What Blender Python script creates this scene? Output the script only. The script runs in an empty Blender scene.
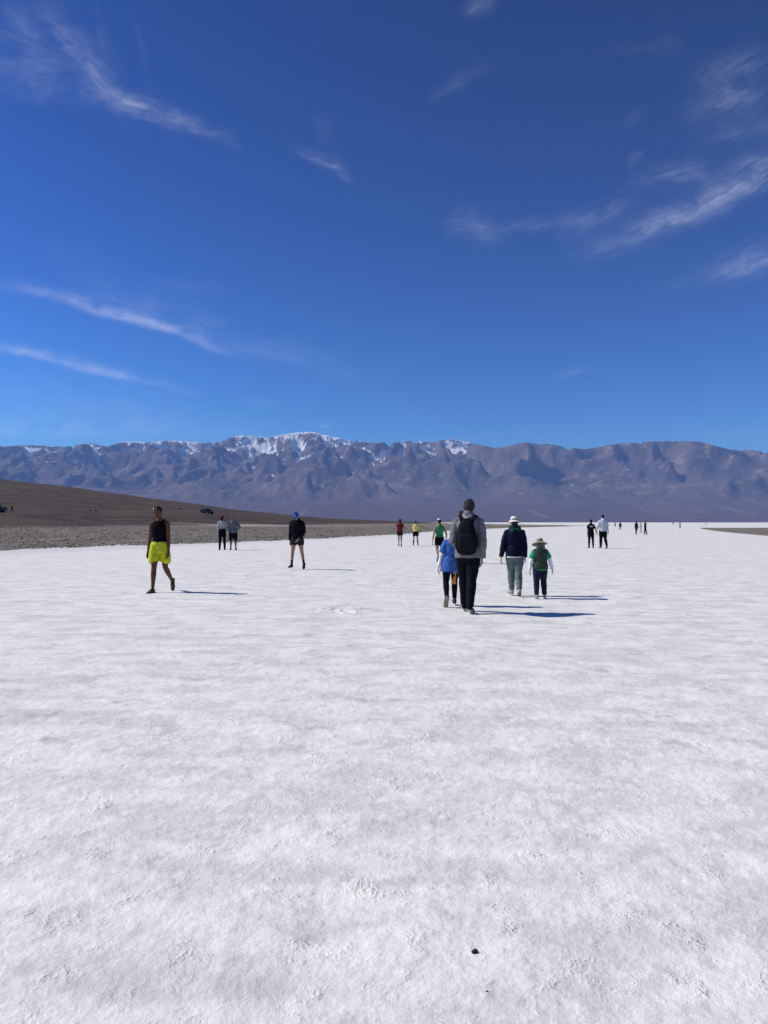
import bpy, bmesh, math, random
import numpy as np
from mathutils import Vector, Matrix, Euler

random.seed(7)
RNG = np.random.default_rng(11)
scene = bpy.context.scene
col = scene.collection
R = math.radians

# ------------------------------------------------------------------ camera figures
FPX = 739.5        # focal length in pixels of a 768 x 1024 frame
HROW = 522.3       # row of the true horizon
EYE = 1.42

def U(px): return (px - 384.0) / FPX
def depth(row, z=0.0): return (EYE - z) * FPX / (row - HROW)
def spot(px, row, z=0.0):
    d = depth(row, z)
    return (U(px) * d, d, z)

# ------------------------------------------------------------------ tagging
def tag(o, label=None, cat=None, group=None, kind=None):
    if label: o['label'] = label
    if cat: o['category'] = cat
    if group: o['group'] = group
    if kind: o['kind'] = kind
    return o

def link(o, parent=None):
    col.objects.link(o)
    if parent is not None: o.parent = parent
    return o

def empty(name, loc, rz=0.0):
    o = bpy.data.objects.new(name, None)
    o.empty_display_size = 0.2
    link(o)
    o.location = loc
    o.rotation_euler = (0, 0, rz)
    return o

# ------------------------------------------------------------------ noise (numpy)
def _hash(ix, iy, seed):
    h = (ix.astype(np.int64) * 374761393 + iy.astype(np.int64) * 668265263 + seed * 974634777) & 0x7fffffff
    h = (h ^ (h >> 13)) * 1274126177 & 0x7fffffff
    h = (h ^ (h >> 16)) & 0xffff
    return h / 65535.0 * 2 * math.pi

def perlin(x, y, seed=0):
    x = np.asarray(x, float); y = np.asarray(y, float)
    ix = np.floor(x); iy = np.floor(y)
    fx = x - ix; fy = y - iy
    def g(dx, dy):
        a = _hash(ix + dx, iy + dy, seed)
        return np.cos(a) * (fx - dx) + np.sin(a) * (fy - dy)
    u = fx * fx * fx * (fx * (fx * 6 - 15) + 10)
    v = fy * fy * fy * (fy * (fy * 6 - 15) + 10)
    a = g(0, 0); b = g(1, 0); c = g(0, 1); d = g(1, 1)
    return (a + u * (b - a) + v * (c + u * (d - c) - (a + u * (b - a)))) * 1.5

def fbm(x, y, octv=4, seed=0, gain=0.5):
    s = 0; a = 1.0; t = 0
    for i in range(octv):
        s = s + a * perlin(x * 2 ** i, y * 2 ** i, seed + i * 17)
        t += a; a *= gain
    return s / t

def sstep(e0, e1, x):
    t = np.clip((x - e0) / (e1 - e0), 0, 1)
    return t * t * (3 - 2 * t)

def grid_mesh(name, X, Y, Z, mat, smooth=True, parent=None):
    ny, nx = X.shape
    me = bpy.data.meshes.new(name)
    co = np.stack([X, Y, Z], -1).reshape(-1, 3).astype(np.float32)
    idx = np.arange(ny * nx).reshape(ny, nx)
    q = np.stack([idx[:-1, :-1], idx[:-1, 1:], idx[1:, 1:], idx[1:, :-1]], -1).reshape(-1, 4)
    me.vertices.add(len(co)); me.vertices.foreach_set('co', co.ravel())
    me.loops.add(q.size); me.loops.foreach_set('vertex_index', q.ravel().astype(np.int32))
    me.polygons.add(len(q))
    me.polygons.foreach_set('loop_start', np.arange(0, q.size, 4, dtype=np.int32))
    me.polygons.foreach_set('use_smooth', np.full(len(q), smooth))
    me.update(); me.validate()
    if mat: me.materials.append(mat)
    o = bpy.data.objects.new(name, me)
    return link(o, parent)

# ------------------------------------------------------------------ node helper
class NT:
    def __init__(s, tree): s.t = tree; s.n = tree.nodes; s.l = tree.links
    def new(s, kind, **kw):
        n = s.n.new(kind)
        for k, v in kw.items(): setattr(n, k, v)
        return n
    def put(s, sock, v):
        if isinstance(v, bpy.types.NodeSocket): s.l.new(v, sock)
        elif v is not None: sock.default_value = v
    def m(s, op, a, b=None, c=None, clamp=False):
        n = s.new('ShaderNodeMath', operation=op); n.use_clamp = clamp
        s.put(n.inputs[0], a); s.put(n.inputs[1], b)
        if c is not None: s.put(n.inputs[2], c)
        return n.outputs[0]
    def noise(s, vec, scale, detail=4, rough=0.5, dist=0.0, out='Fac'):
        n = s.new('ShaderNodeTexNoise')
        if vec is not None: s.l.new(vec, n.inputs['Vector'])
        n.inputs['Scale'].default_value = scale; n.inputs['Detail'].default_value = detail
        n.inputs['Roughness'].default_value = rough; n.inputs['Distortion'].default_value = dist
        return n.outputs[out]
    def mapr(s, v, a, b, c=0.0, d=1.0, smooth=True):
        n = s.new('ShaderNodeMapRange'); n.interpolation_type = 'SMOOTHSTEP' if smooth else 'LINEAR'
        s.put(n.inputs[0], v)
        for i, q in enumerate((a, b, c, d)): s.put(n.inputs[i + 1], q)
        return n.outputs[0]
    def mix(s, f, a, b, mode='MIX'):
        n = s.new('ShaderNodeMix', data_type='RGBA', blend_type=mode)
        s.put(n.inputs[0], f); s.put(n.inputs[6], a); s.put(n.inputs[7], b)
        return n.outputs[2]
    def mapping(s, vec, loc=(0, 0, 0), rot=(0, 0, 0), scale=(1, 1, 1), kind='POINT'):
        n = s.new('ShaderNodeMapping', vector_type=kind); s.l.new(vec, n.inputs[0])
        n.inputs[1].default_value = loc; n.inputs[2].default_value = rot; n.inputs[3].default_value = scale
        return n.outputs[0]

def new_mat(name):
    m = bpy.data.materials.new(name); m.use_nodes = True
    nt = NT(m.node_tree)
    b = m.node_tree.nodes['Principled BSDF']
    return m, nt, b

# ------------------------------------------------------------------ render set-up
scene.render.engine = 'CYCLES'
scene.view_settings.view_transform = 'Standard'
scene.view_settings.look = 'None'
scene.view_settings.gamma = 1
scene.view_settings.exposure = 0.0
scene.cycles.volume_bounces = 1
scene.cycles.max_bounces = 6

cam_d = bpy.data.cameras.new('camera')
cam = bpy.data.objects.new('camera', cam_d); col.objects.link(cam)
cam.location = (0, 0, EYE); cam.rotation_euler = (R(90), 0, 0)
cam_d.sensor_fit = 'VERTICAL'; cam_d.sensor_height = 24.0
cam_d.lens = 24.0 * FPX / 1024.0
cam_d.shift_y = (HROW - 512.0) / 1024.0
cam_d.clip_start = 0.05; cam_d.clip_end = 200000
scene.camera = cam

# ------------------------------------------------------------------ sun and sky
SUN_EL = R(43.0)
SUN_VEC = Vector((-math.cos(SUN_EL) * math.cos(R(9)), math.cos(SUN_EL) * math.sin(R(9)), math.sin(SUN_EL)))  # towards the sun
sun_d = bpy.data.lights.new('sun', 'SUN'); sun_d.energy = 4.85; sun_d.angle = R(0.5); sun_d.color = (1.0, 0.95, 0.865)
sun = bpy.data.objects.new('sun', sun_d); col.objects.link(sun)
sun.rotation_euler = SUN_VEC.to_track_quat('Z', 'Y').to_euler()
sun.location = (-30, 10, 60)

def build_world():
    w = bpy.data.worlds.new('World'); scene.world = w; w.use_nodes = True
    nt = NT(w.node_tree)
    bg = w.node_tree.nodes['Background']
    sky = nt.new('ShaderNodeTexSky', sky_type='NISHITA')
    sky.sun_disc = False
    sky.sun_elevation = SUN_EL
    sky.sun_rotation = math.atan2(SUN_VEC.x, SUN_VEC.y)
    sky.altitude = 0; sky.air_density = 1.0; sky.dust_density = 0.0; sky.ozone_density = 4.0
    g = nt.new('ShaderNodeGamma'); nt.l.new(sky.outputs[0], g.inputs[0]); g.inputs[1].default_value = SKY_GAMMA
    hs = nt.new('ShaderNodeMix', data_type='RGBA', blend_type='MULTIPLY'); hs.inputs[0].default_value = 1
    nt.l.new(g.outputs[0], hs.inputs[6]); hs.inputs[7].default_value = SKY_TINT
    skyc = hs.outputs[2]
    nt.l.new(skyc, bg.inputs[0])
    bg.inputs[1].default_value = SKY_STRENGTH

SKY_STRENGTH = 0.10
SKY_GAMMA = 2.2
SKY_TINT = (0.062, 0.099, 0.117, 1)
#  x0,row0,x1,row1,width,bend,strength,fibre
CLOUDS = [
 (44, 5, 118, 112, 12, 0.25, 0.42, 0.10), (88, 92, 222, 136, 7, 0.6, 0.62, 0.14), (100, 104, 175, 128, 6, 0.4, 0.35, 0.2),
 (-20, 20, 110, 80, 26, 0.0, 0.17, 0.06), (-10, 82, 90, 98, 14, 0.0, 0.26, 0.08), (5, 2, 40, 60, 12, 0.1, 0.22, 0.08), (-30, 55, 55, 75, 16, 0, 0.25, 0.1),
 (136, 15, 148, 95, 4, 0.1, 0.12, 0.3), (95, 5, 108, 60, 5, 0, 0.14, 0.2),
 (300, 148, 350, 180, 5, 0.4, 0.5, 0.2), (318, 110, 330, 165, 9, 0.0, 0.12, 0.2),
 (28, 288, 216, 347, 5, 0.4, 0.95, 0.32), (90, 292, 225, 338, 17, 0.0, 0.28, 0.12), (-20, 285, 60, 300, 5, 0.3, 0.2, 0.3),
 (40, 255, 120, 290, 22, 0, 0.1, 0.15), (215, 340, 360, 378, 12, 0.5, 0.24, 0.16), (160, 285, 240, 295, 9, 0, 0.12, 0.15),
 (-40, 340, 168, 386, 4.2, 0.3, 0.95, 0.34), (245, 404, 282, 407, 3, 0, 0.25, 0.3), (-60, 430, 230, 432, 11, 0, 0.55, 0.5), (-60, 395, 190, 415, 22, 0, 0.22, 0.4), (320, 425, 334, 427, 2, 0, 0.4, 0.3),
 (448, 226, 505, 238, 13, 0.0, 0.36, 0.14), (495, 232, 580, 222, 8, 0.2, 0.24, 0.14), (560, 235, 640, 200, 11, 0.0, 0.30, 0.10),
 (600, 248, 722, 206, 9, 0.2, 0.58, 0.24), (676, 222, 805, 148, 14, -0.1, 0.66, 0.22), (560, 262, 660, 240, 12, 0, 0.16, 0.1),
 (638, 182, 712, 172, 10, 0, 0.34, 0.08), (695, 85, 775, 58, 13, 0.1, 0.3, 0.08), (695, 112, 760, 92, 13, 0, 0.42, 0.10), (700, 140, 790, 118, 14, 0, 0.25, 0.08),
 (670, 288, 735, 272, 8, 0, 0.2, 0.1), (715, 278, 800, 252, 13, 0, 0.5, 0.2),
 (434, 98, 470, 82, 7, 0, 0.28, 0.12), (462, 15, 495, 2, 10, 0, 0.28, 0.12), (455, 78, 500, 68, 8, 0, 0.14, 0.1), (622, 130, 645, 112, 8, 0, 0.16, 0.1), (626, 165, 640, 152, 6, 0, 0.28, 0.1),
 (552, 383, 594, 366, 4, 0.4, 0.26, 0.25), (675, 125, 760, 95, 30, 0, 0.08, 0.06), (585, 60, 700, 40, 14, 0, 0.08, 0.08), (700, 438, 800, 432, 6, 0, 0.2, 0.3),
]
build_world()

# ------------------------------------------------------------------ cirrus: a thin ice layer nine kilometres up
def build_clouds():
    ALT = 9000.0
    pxs = np.arange(-150, 920, 1.6); rows = np.arange(-60, 446, 1.3)[::-1]
    PX, ROW = np.meshgrid(pxs, rows)
    gx = U(PX); gz = (HROW - ROW) / FPX
    Y = ALT / gz; X = gx * Y
    wx = 9 * fbm(PX / 90, ROW / 60, 4, 201, 0.6); wz = 5 * fbm(PX / 70 + 9, ROW / 45, 4, 202, 0.6)
    qx, qr = PX + wx, ROW + wz
    D = np.zeros_like(PX)
    for i, (x0, r0, x1, r1, wd, bend, strength, fib) in enumerate(CLOUDS):
        mx, mr = (x0 + x1) / 2, (r0 + r1) / 2; L = math.hypot(x1 - x0, r1 - r0) / 2; a = math.atan2(r1 - r0, x1 - x0)
        s = ((qx - mx) * math.cos(a) + (qr - mr) * math.sin(a)) / L
        t = (-(qx - mx) * math.sin(a) + (qr - mr) * math.cos(a)) / wd
        t = t - bend * s * s + 0.4 * bend
        k = (np.abs(s) < 2.0) & (np.abs(t) < 3.2)
        if not k.any(): continue
        ss, tt = s[k], t[k]
        # crisp lower rim, feathered upper side
        tw = np.where(tt > 0, tt * 1.35, tt * 0.75)
        core = np.exp(-1.15 * (np.abs(tw) ** 1.7 + 1.1 * np.abs(ss) ** 3))
        n1 = fbm(ss * L / 30 + i * 7.3, tt * wd / 5.0 + ss * 1.5, 5, 210 + i, 0.62)
        n2 = fbm(ss * L / 9 + i * 3.1, tt * wd / 7.0, 4, 260 + i, 0.6)
        f = sstep(-0.75 - fib, 0.55, n1 + 0.18 * n2)
        n3 = fbm(ss * L / 70 + i * 5.1, tt * wd / 1.9 + ss * 2, 4, 330 + i, 0.6)
        f = f * np.clip(0.95 + 0.8 * n3, 0.3, 1.6)
        big = sstep(-0.5, 0.35, fbm(qx[k] / 38 + 3, qr[k] / 26, 4, 290, 0.6))
        D[k] += core * f * (0.35 + 0.9 * big) * strength ** 1.35
    D = 1 - np.exp(-0.44 * D)
    D[D < 0.004] = 0
    edge = sstep(-150, -110, PX) * sstep(918, 880, PX) * sstep(-60, -30, ROW)
    D = D * edge
    m = bpy.data.materials.new('cirrus'); m.use_nodes = True; t = m.node_tree; t.nodes.clear(); nt = NT(t)
    out = nt.new('ShaderNodeOutputMaterial'); tr = nt.new('ShaderNodeBsdfTransparent'); tl = nt.new('ShaderNodeBsdfTranslucent')
    tl.inputs[0].default_value = (0.86, 0.88, 0.92, 1)
    at = nt.new('ShaderNodeAttribute'); at.attribute_name = 'cover'
    mx = nt.new('ShaderNodeMixShader'); nt.l.new(at.outputs['Fac'], mx.inputs[0]); nt.l.new(tr.outputs[0], mx.inputs[1]); nt.l.new(tl.outputs[0], mx.inputs[2])
    nt.l.new(mx.outputs[0], out.inputs['Surface'])
    # keep only the quads that carry cloud
    ny, nx = PX.shape
    cell = np.maximum.reduce([D[:-1, :-1], D[1:, :-1], D[:-1, 1:], D[1:, 1:]]) > 0
    idx = np.arange(ny * nx).reshape(ny, nx)
    q = np.stack([idx[:-1, :-1], idx[:-1, 1:], idx[1:, 1:], idx[1:, :-1]], -1)[cell]
    used, inv = np.unique(q, return_inverse=True); inv = inv.reshape(q.shape)
    co = np.stack([X, Y, np.full_like(X, ALT)], -1).reshape(-1, 3)[used].astype(np.float32)
    me = bpy.data.meshes.new('clouds')
    me.vertices.add(len(co)); me.vertices.foreach_set('co', co.ravel())
    me.loops.add(inv.size); me.loops.foreach_set('vertex_index', inv.ravel().astype(np.int32))
    me.polygons.add(len(inv)); me.polygons.foreach_set('loop_start', np.arange(0, inv.size, 4, dtype=np.int32))
    me.update(); me.validate()
    at = me.attributes.new('cover', 'FLOAT', 'POINT'); at.data.foreach_set('value', D.reshape(-1)[used].astype(np.float32))
    me.materials.append(m)
    o = link(bpy.data.objects.new('clouds', me)); tag(o, kind='structure')
build_clouds()

# ------------------------------------------------------------------ haze: the air itself
HAZE_DENS = 2.2e-5
def build_haze():
    bpy_m = bpy.data.materials.new('air'); bpy_m.use_nodes = True
    t = bpy_m.node_tree; t.nodes.clear()
    out = t.nodes.new('ShaderNodeOutputMaterial')
    v = t.nodes.new('ShaderNodeVolumePrincipled')
    v.inputs['Color'].default_value = (0.27, 0.48, 1.0, 1)
    v.inputs['Density'].default_value = HAZE_DENS
    v.inputs['Anisotropy'].default_value = 0.0
    t.links.new(v.outputs[0], out.inputs['Volume'])
    x0, x1, y0, y1, z0, z1 = -44000, 44000, -6000, 46000, -1.6, 3700
    bm = bmesh.new()
    bmesh.ops.create_cube(bm, size=1)
    for vv in bm.verts:
        vv.co = Vector((x0 if vv.co.x < 0 else x1, y0 if vv.co.y < 0 else y1, z0 if vv.co.z < 0 else z1))
    me = bpy.data.meshes.new('haze'); bm.to_mesh(me); bm.free(); me.materials.append(bpy_m)
    o = link(bpy.data.objects.new('haze', me)); tag(o, kind='stuff')
build_haze()

# ------------------------------------------------------------------ salt ground, one sheet to the horizon
def salt_material():
    m, nt, b = new_mat('salt_crust')
    tc = nt.new('ShaderNodeTexCoord'); P = tc.outputs['Object']
    # fade the fine relief with distance from the place people stand (pure material: scale of patches)
    warp = nt.noise(P, 0.9, 4, 0.6, out='Color')
    vm = nt.new('ShaderNodeVectorMath', operation='MULTIPLY_ADD'); nt.l.new(warp, vm.inputs[0]); vm.inputs[1].default_value = (0.16, 0.16, 0); nt.l.new(P, vm.inputs[2])
    PW = vm.outputs[0]
    big = nt.noise(P, 0.12, 4, 0.6)
    mid = nt.noise(nt.mapping(PW, scale=(0.8, 1.2, 1), rot=(0, 0, 0.4)), 2.3, 6, 0.65)
    fine = nt.noise(PW, 9.0, 6, 0.65)
    grit = nt.noise(P, 70.0, 4, 0.7)
    c0 = nt.mix(nt.mapr(mid, 0.38, 0.60), (0.65, 0.642, 0.620, 1), (0.80, 0.79, 0.752, 1))
    c1 = nt.mix(nt.mapr(big, 0.52, 0.72), c0, (0.70, 0.69, 0.66, 1))
    c2 = nt.mix(nt.m('MULTIPLY', nt.mapr(fine, 0.52, 0.68), 0.5), c1, (0.87, 0.862, 0.84, 1))
    c3 = nt.mix(nt.m('MULTIPLY', nt.mapr(grit, 0.57, 0.7), 0.22), c2, (0.50, 0.49, 0.485, 1))
    st = nt.noise(nt.mapping(PW, scale=(0.5, 1.9, 1), rot=(0, 0, 0.35)), 0.9, 5, 0.62)
    c4 = nt.mix(nt.m('MULTIPLY', nt.mapr(st, 0.54, 0.68), 0.62), c3, (0.57, 0.565, 0.56, 1))
    dk = nt.noise(PW, 2.6, 3, 0.5)
    c5 = nt.mix(nt.m('MULTIPLY', nt.mapr(dk, 0.60, 0.72), 0.5), c4, (0.40, 0.395, 0.385, 1))
    # damp greyer salt in a belt along the gravel shore
    sp = nt.new('ShaderNodeSeparateXYZ'); nt.l.new(P, sp.inputs[0])
    dsh = nt.m('SUBTRACT', nt.m('ADD', 82.0, nt.m('MULTIPLY', sp.outputs[0], 2.4)), sp.outputs[1])
    belt = nt.m('MULTIPLY', nt.mapr(nt.m('ADD', dsh, nt.m('MULTIPLY', big, 14.0)), 22.0, 12.0), nt.mapr(sp.outputs[0], 8.0, -4.0))
    c5 = nt.mix(nt.m('MULTIPLY', belt, 0.75), c5, (0.60, 0.585, 0.575, 1))
    nt.l.new(c5, b.inputs['Base Color'])
    b.inputs['Roughness'].default_value = 0.72
    b.inputs['Specular IOR Level'].default_value = 0.25
    # relief
    vor = nt.new('ShaderNodeTexVoronoi', feature='F1'); nt.l.new(PW, vor.inputs['Vector']); vor.inputs['Scale'].default_value = 64.0
    patch = nt.mapr(nt.noise(P, 5.5, 6, 0.72), 0.53, 0.76)
    crum = nt.m('MULTIPLY', nt.m('MULTIPLY', vor.outputs['Distance'], patch), 0.015)
    h = nt.m('ADD', nt.m('MULTIPLY', fine, 0.017), nt.m('MULTIPLY', grit, 0.0036))
    h = nt.m('ADD', h, nt.m('MULTIPLY', mid, 0.036))
    fib = nt.noise(nt.mapping(PW, scale=(1, 3.2, 1), rot=(0, 0, 0.5)), 26.0, 5, 0.7)
    h = nt.m('ADD', h, nt.m('MULTIPLY', fib, 0.0018))
    h = nt.m('ADD', h, crum)
    bp = nt.new('ShaderNodeBump'); nt.l.new(h, bp.inputs['Height']); bp.inputs['Distance'].default_value = 0.75; bp.inputs['Strength'].default_value = 0.85
    nt.l.new(bp.outputs[0], b.inputs['Normal'])
    return m

def salt_height(X, Y):
    r = np.hypot(X, Y)
    fade = 1 - sstep(35, 75, r)
    h = 0.020 * fbm(X * 0.55, Y * 0.55, 4, 3) + 0.010 * fbm(X * 2.6, Y * 2.6, 4, 9) * (1 - sstep(18, 40, r))
    near = 1 - sstep(5, 11, r)
    k = near > 0
    x, y = X[k], Y[k]
    p = sstep(0.22, 0.5, fbm(x * 2.6 + 5, y * 2.6, 5, 31, 0.62))
    rid = 1 - np.abs(fbm(x * 34, y * 40, 3, 41, 0.65)) * 2.4
    hh = np.zeros_like(X)
    hh[k] = near[k] * (0.0050 * fbm(x * 11, y * 11, 4, 21, 0.6) + p * 0.0062 * np.maximum(rid, 0) ** 2)
    q = np.exp(-(((X + 0.63) / 0.42) ** 2 + ((Y - 11.95) / 0.5) ** 2) ** 2)
    hh = hh + q * 0.035 * np.maximum(0, 1 - np.abs(fbm(X * 3.2, Y * 2.6, 3, 55)) * 3.0) - q * 0.01
    return (h + hh) * fade

def build_salt():
    a = np.concatenate([np.linspace(-180, -36, 24, endpoint=False), np.linspace(-36, 36, 861), np.linspace(36, 180, 25)[1:]])
    r = np.concatenate([[0.02, 0.5, 1.0], np.geomspace(1.5, 14, 560), np.geomspace(14, 90, 200)[1:], np.geomspace(90, 11500, 40)[1:], [20000, 43000]])
    A, Rr = np.meshgrid(np.radians(a), r)
    X = np.sin(A) * Rr; Y = np.cos(A) * Rr
    X = np.clip(X, -43500, 43500); Y = np.clip(Y, -5800, 45500)
    Z = salt_height(X, Y)
    o = grid_mesh('ground', X, Y, Z, salt_material()); tag(o, kind='structure')
build_salt()

# ------------------------------------------------------------------ brown alluvial land
def interp_cols(us, tables, u, y):
    """tables: per column list of (y,z); linear in u, smooth-ish in y"""
    outs = []
    for t in tables:
        ty, tz = zip(*t)
        outs.append(np.interp(np.log(y), np.log(ty), tz))
    outs = np.array(outs)                      # cols x rows
    res = np.empty((len(y), len(u)))
    for j in range(len(y)):
        res[j] = np.interp(u, us, outs[:, j])
    return res

def smooth2(Z, n=3, ax=None):
    for _ in range(n):
        if ax in (None, 0):
            Z[1:-1] = (Z[:-2] + 2 * Z[1:-1] + Z[2:]) / 4
        if ax in (None, 1):
            Z[:, 1:-1] = (Z[:, :-2] + 2 * Z[:, 1:-1] + Z[:, 2:]) / 4
    return Z

def crest(px, row): return (HROW - row) / FPX * 600 + EYE
NEAR = [(-700, 640), (-200, 563), (0, 551.2), (50, 548.3), (100, 546.2), (150, 544.6), (200, 543.4), (250, 541.2), (300, 539.6), (350, 536.8), (400, 534.2), (440, 531.2), (480, 529.2), (508, 528), (530, 527.3), (560, 526.6), (590, 525.9)]
def near_depth(px):
    return EYE * FPX / (np.interp(px, [a for a, b in NEAR], [b for a, b in NEAR]) - HROW)

LAND_COLS = [
 (-700, [(1, -.2), (14, .5), (40, 3.5), (100, 12), (300, 45), (600, 95), (1400, 150)]),
 (-200, [(1, -.2), (25, .02), (55, .3), (90, 2.2), (150, 6.5), (316, 24), (600, 55), (900, 80), (1400, 60)]),
 (0,    [(1, -.2), (36, .02), (84, .30), (100, .72), (118, 1.25), (150, 3.45), (316, 12.4), (600, crest(0, 479)), (800, 38), (1400, 10)]),
 (62,   [(1, -.2), (38, .02), (95, .25), (120, .95), (170, 3.2), (316, 9.2), (600, crest(62, 486.2)), (780, 30), (1400, 8)]),
 (104,  [(1, -.2), (40, .02), (110, .25), (150, .80), (200, 2.6), (316, 7.4), (600, crest(104, 491.8)), (780, 24), (1400, 5)]),
 (146,  [(1, -.2), (42, .02), (125, .25), (162, .72), (230, 4.0), (316, 6.8), (600, crest(146, 497.6)), (780, 18), (1400, 3)]),
 (207,  [(1, -.2), (46, .02), (140, .22), (184, .52), (200, 1.2), (230, 3.85), (316, 6.3), (600, crest(207, 506.0)), (760, 12), (1400, 1)]),
 (237,  [(1, -.2), (46, .02), (150, .22), (192, .48), (240, 2.9), (330, 4.6), (600, crest(237, 510.4)), (760, 9), (1400, .5)]),
 (295,  [(1, -.2), (52, .02), (170, .2), (215, .38), (300, 1.8), (600, crest(295, 515.2)), (760, 5), (1400, 0)]),
 (330,  [(1, -.2), (62, .02), (190, .15), (280, .30), (340, .9), (600, crest(330, 518.5)), (760, 3), (1400, -.3)]),
 (400,  [(1, -.2), (85, .02), (200, .10), (320, .15), (420, .5), (600, crest(400, 521.4)), (760, 1.2), (1400, -.5)]),
 (455,  [(1, -.2), (120, .02), (220, .07), (320, .08), (450, .15), (600, .55), (760, .3), (1000, -.5), (1400, -.5)]),
 (508,  [(1, -.2), (170, .02), (230, .05), (400, .06), (520, .03), (600, -.2), (1400, -.5)]),
 (560,  [(1, -.2), (240, .02), (300, .04), (380, .03), (440, -.1), (1400, -.5)]),
 (592,  [(1, -.2), (270, -.02), (290, .02), (310, .0), (330, -.1), (1400, -.5)]),
 (620,  [(1, -.2), (300, -.3), (1400, -.5)]),
]
def land_z(u, y):
    us = [U(c[0]) for c in LAND_COLS]
    Z = interp_cols(us, [c[1] for c in LAND_COLS], u, y)
    return Z

def land_material(name='desert_gravel', flat=False):
    m, nt, b = new_mat(name)
    tc = nt.new('ShaderNodeTexCoord'); P = tc.outputs['Object']
    sep = nt.new('ShaderNodeSeparateXYZ'); nt.l.new(P, sep.inputs[0])
    clump = nt.noise(nt.mapping(P, scale=(1, 0.45, 1)), 0.9, 6, 0.75)
    peb = nt.noise(nt.mapping(P, scale=(1, 0.3, 1)), 4.2, 4, 0.85)
    big = nt.noise(nt.mapping(P, scale=(0.35, 1, 1)), 0.02, 5, 0.6)
    flatc = nt.mix(nt.mapr(peb, 0.36, 0.62), (0.105, 0.088, 0.074, 1), (0.30, 0.268, 0.228, 1))
    flatc = nt.mix(nt.m('MULTIPLY', nt.mapr(clump, 0.56, 0.66), 0.7), flatc, (0.40, 0.37, 0.33, 1))
    flatc = nt.mix(nt.m('MULTIPLY', nt.mapr(big, 0.45, 0.65), 0.5), flatc, (0.26, 0.235, 0.195, 1))
    if not flat:
        up = nt.mix(nt.mapr(clump, 0.35, 0.7), (0.050, 0.039, 0.033, 1), (0.118, 0.094, 0.077, 1))
        # layered bands across the slope; the dark ones paint in the road-cut shadow
        wob = nt.noise(nt.mapping(P, scale=(0.012, 0.05, 1)), 1.0, 5, 0.6)
        hgt = nt.m('ADD', nt.m('MULTIPLY', sep.outputs[2], 0.7), nt.m('MULTIPLY', wob, 7.0))
        cb = nt.new('ShaderNodeCombineXYZ'); nt.l.new(hgt, cb.inputs[0]); nt.l.new(nt.m('MULTIPLY', sep.outputs[0], 0.006), cb.inputs[1])
        band = nt.noise(cb.outputs[0], 0.9, 4, 0.6)
        up = nt.mix(nt.m('MULTIPLY', nt.mapr(band, 0.44, 0.58), 0.5), up, (0.112, 0.092, 0.078, 1))
        up = nt.mix(nt.m('MULTIPLY', nt.mapr(band, 0.50, 0.40), 0.4), up, (0.036, 0.029, 0.026, 1))
        f = nt.mapr(nt.m('ADD', sep.outputs[2], nt.m('MULTIPLY', nt.m('SUBTRACT', wob, 0.5), 0.9)), 0.62, 1.0)
        # low pale strip of salt dust along the foot of the slope
        yy_ = nt.m('SUBTRACT', sep.outputs[1], nt.m('MULTIPLY', sep.outputs[0], 0.9)); s1 = nt.mapr(yy_, 217, 225); s2 = nt.mapr(yy_, 241, 231)
        sx = nt.mapr(sep.outputs[0], -58, -44); sx2 = nt.mapr(sep.outputs[0], 16, -10)
        st = nt.m('MULTIPLY', nt.m('MULTIPLY', s1, s2), nt.m('MULTIPLY', sx, sx2))
        st = nt.m('MULTIPLY', st, nt.mapr(wob, 0.3, 0.6))
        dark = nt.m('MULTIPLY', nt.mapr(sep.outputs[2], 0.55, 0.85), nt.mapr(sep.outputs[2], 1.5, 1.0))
        c = nt.mix(f, flatc, up)
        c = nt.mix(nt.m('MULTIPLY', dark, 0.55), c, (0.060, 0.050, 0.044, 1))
        c = nt.mix(nt.m('MULTIPLY', st, 0.5), c, (0.58, 0.54, 0.48, 1))
        nt.l.new(c, b.inputs['Base Color'])
    else:
        nt.l.new(flatc, b.inputs['Base Color'])
    b.inputs['Roughness'].default_value = 0.95; b.inputs['Specular IOR Level'].default_value = 0.1
    bp = nt.new('ShaderNodeBump'); bp.inputs['Distance'].default_value = 1.0; bp.inputs['Strength'].default_value = 0.8
    nt.l.new(nt.m('ADD', nt.m('MULTIPLY', peb, 0.22), nt.m('MULTIPLY', clump, 0.3)), bp.inputs['Height']); nt.l.new(bp.outputs[0], b.inputs['Normal'])
    return m

def build_land():
    u = np.linspace(U(-700), U(625), 620)
    y = np.concatenate([np.geomspace(12, 60, 150), np.geomspace(60, 330, 260)[1:], np.geomspace(330, 1400, 90)[1:]])
    Z = land_z(u, y)
    Z = smooth2(Z, 3, 0); Z = smooth2(Z, 8, 1)
    Ug, Yg = np.meshgrid(u, y); X = Ug * Yg
    # near rim: below the salt in front of it, ragged
    px = Ug * FPX + 384
    nd = near_depth(px) * (1 + 0.16 * fbm(X * 0.9, Yg * 0.10, 5, 76, 0.75))
    rim = sstep(0.93, 1.05, Yg / nd)
    Z = np.where(Yg < nd * 1.05, -0.16 * (1 - rim) + np.maximum(Z, 0.02) * rim, Z)
    n = 0.085 * fbm(X * 0.5, Yg * 0.22, 6, 77, 0.66)
    n = n + 0.05 * fbm(X * 0.05, Yg * 0.05, 3, 78)
    Z = Z + n
    high = sstep(0.9, 5, Z)
    Z = Z + high * (0.9 * fbm(X * 0.012, Yg * 0.03, 5, 80) + 0.35 * fbm(X * 0.08, Yg * 0.12, 4, 83)) * np.clip(Yg / 400, 0.25, 1.2)
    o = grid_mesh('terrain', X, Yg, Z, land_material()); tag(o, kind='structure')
    return (u, y, Z)
LAND = build_land()
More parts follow.
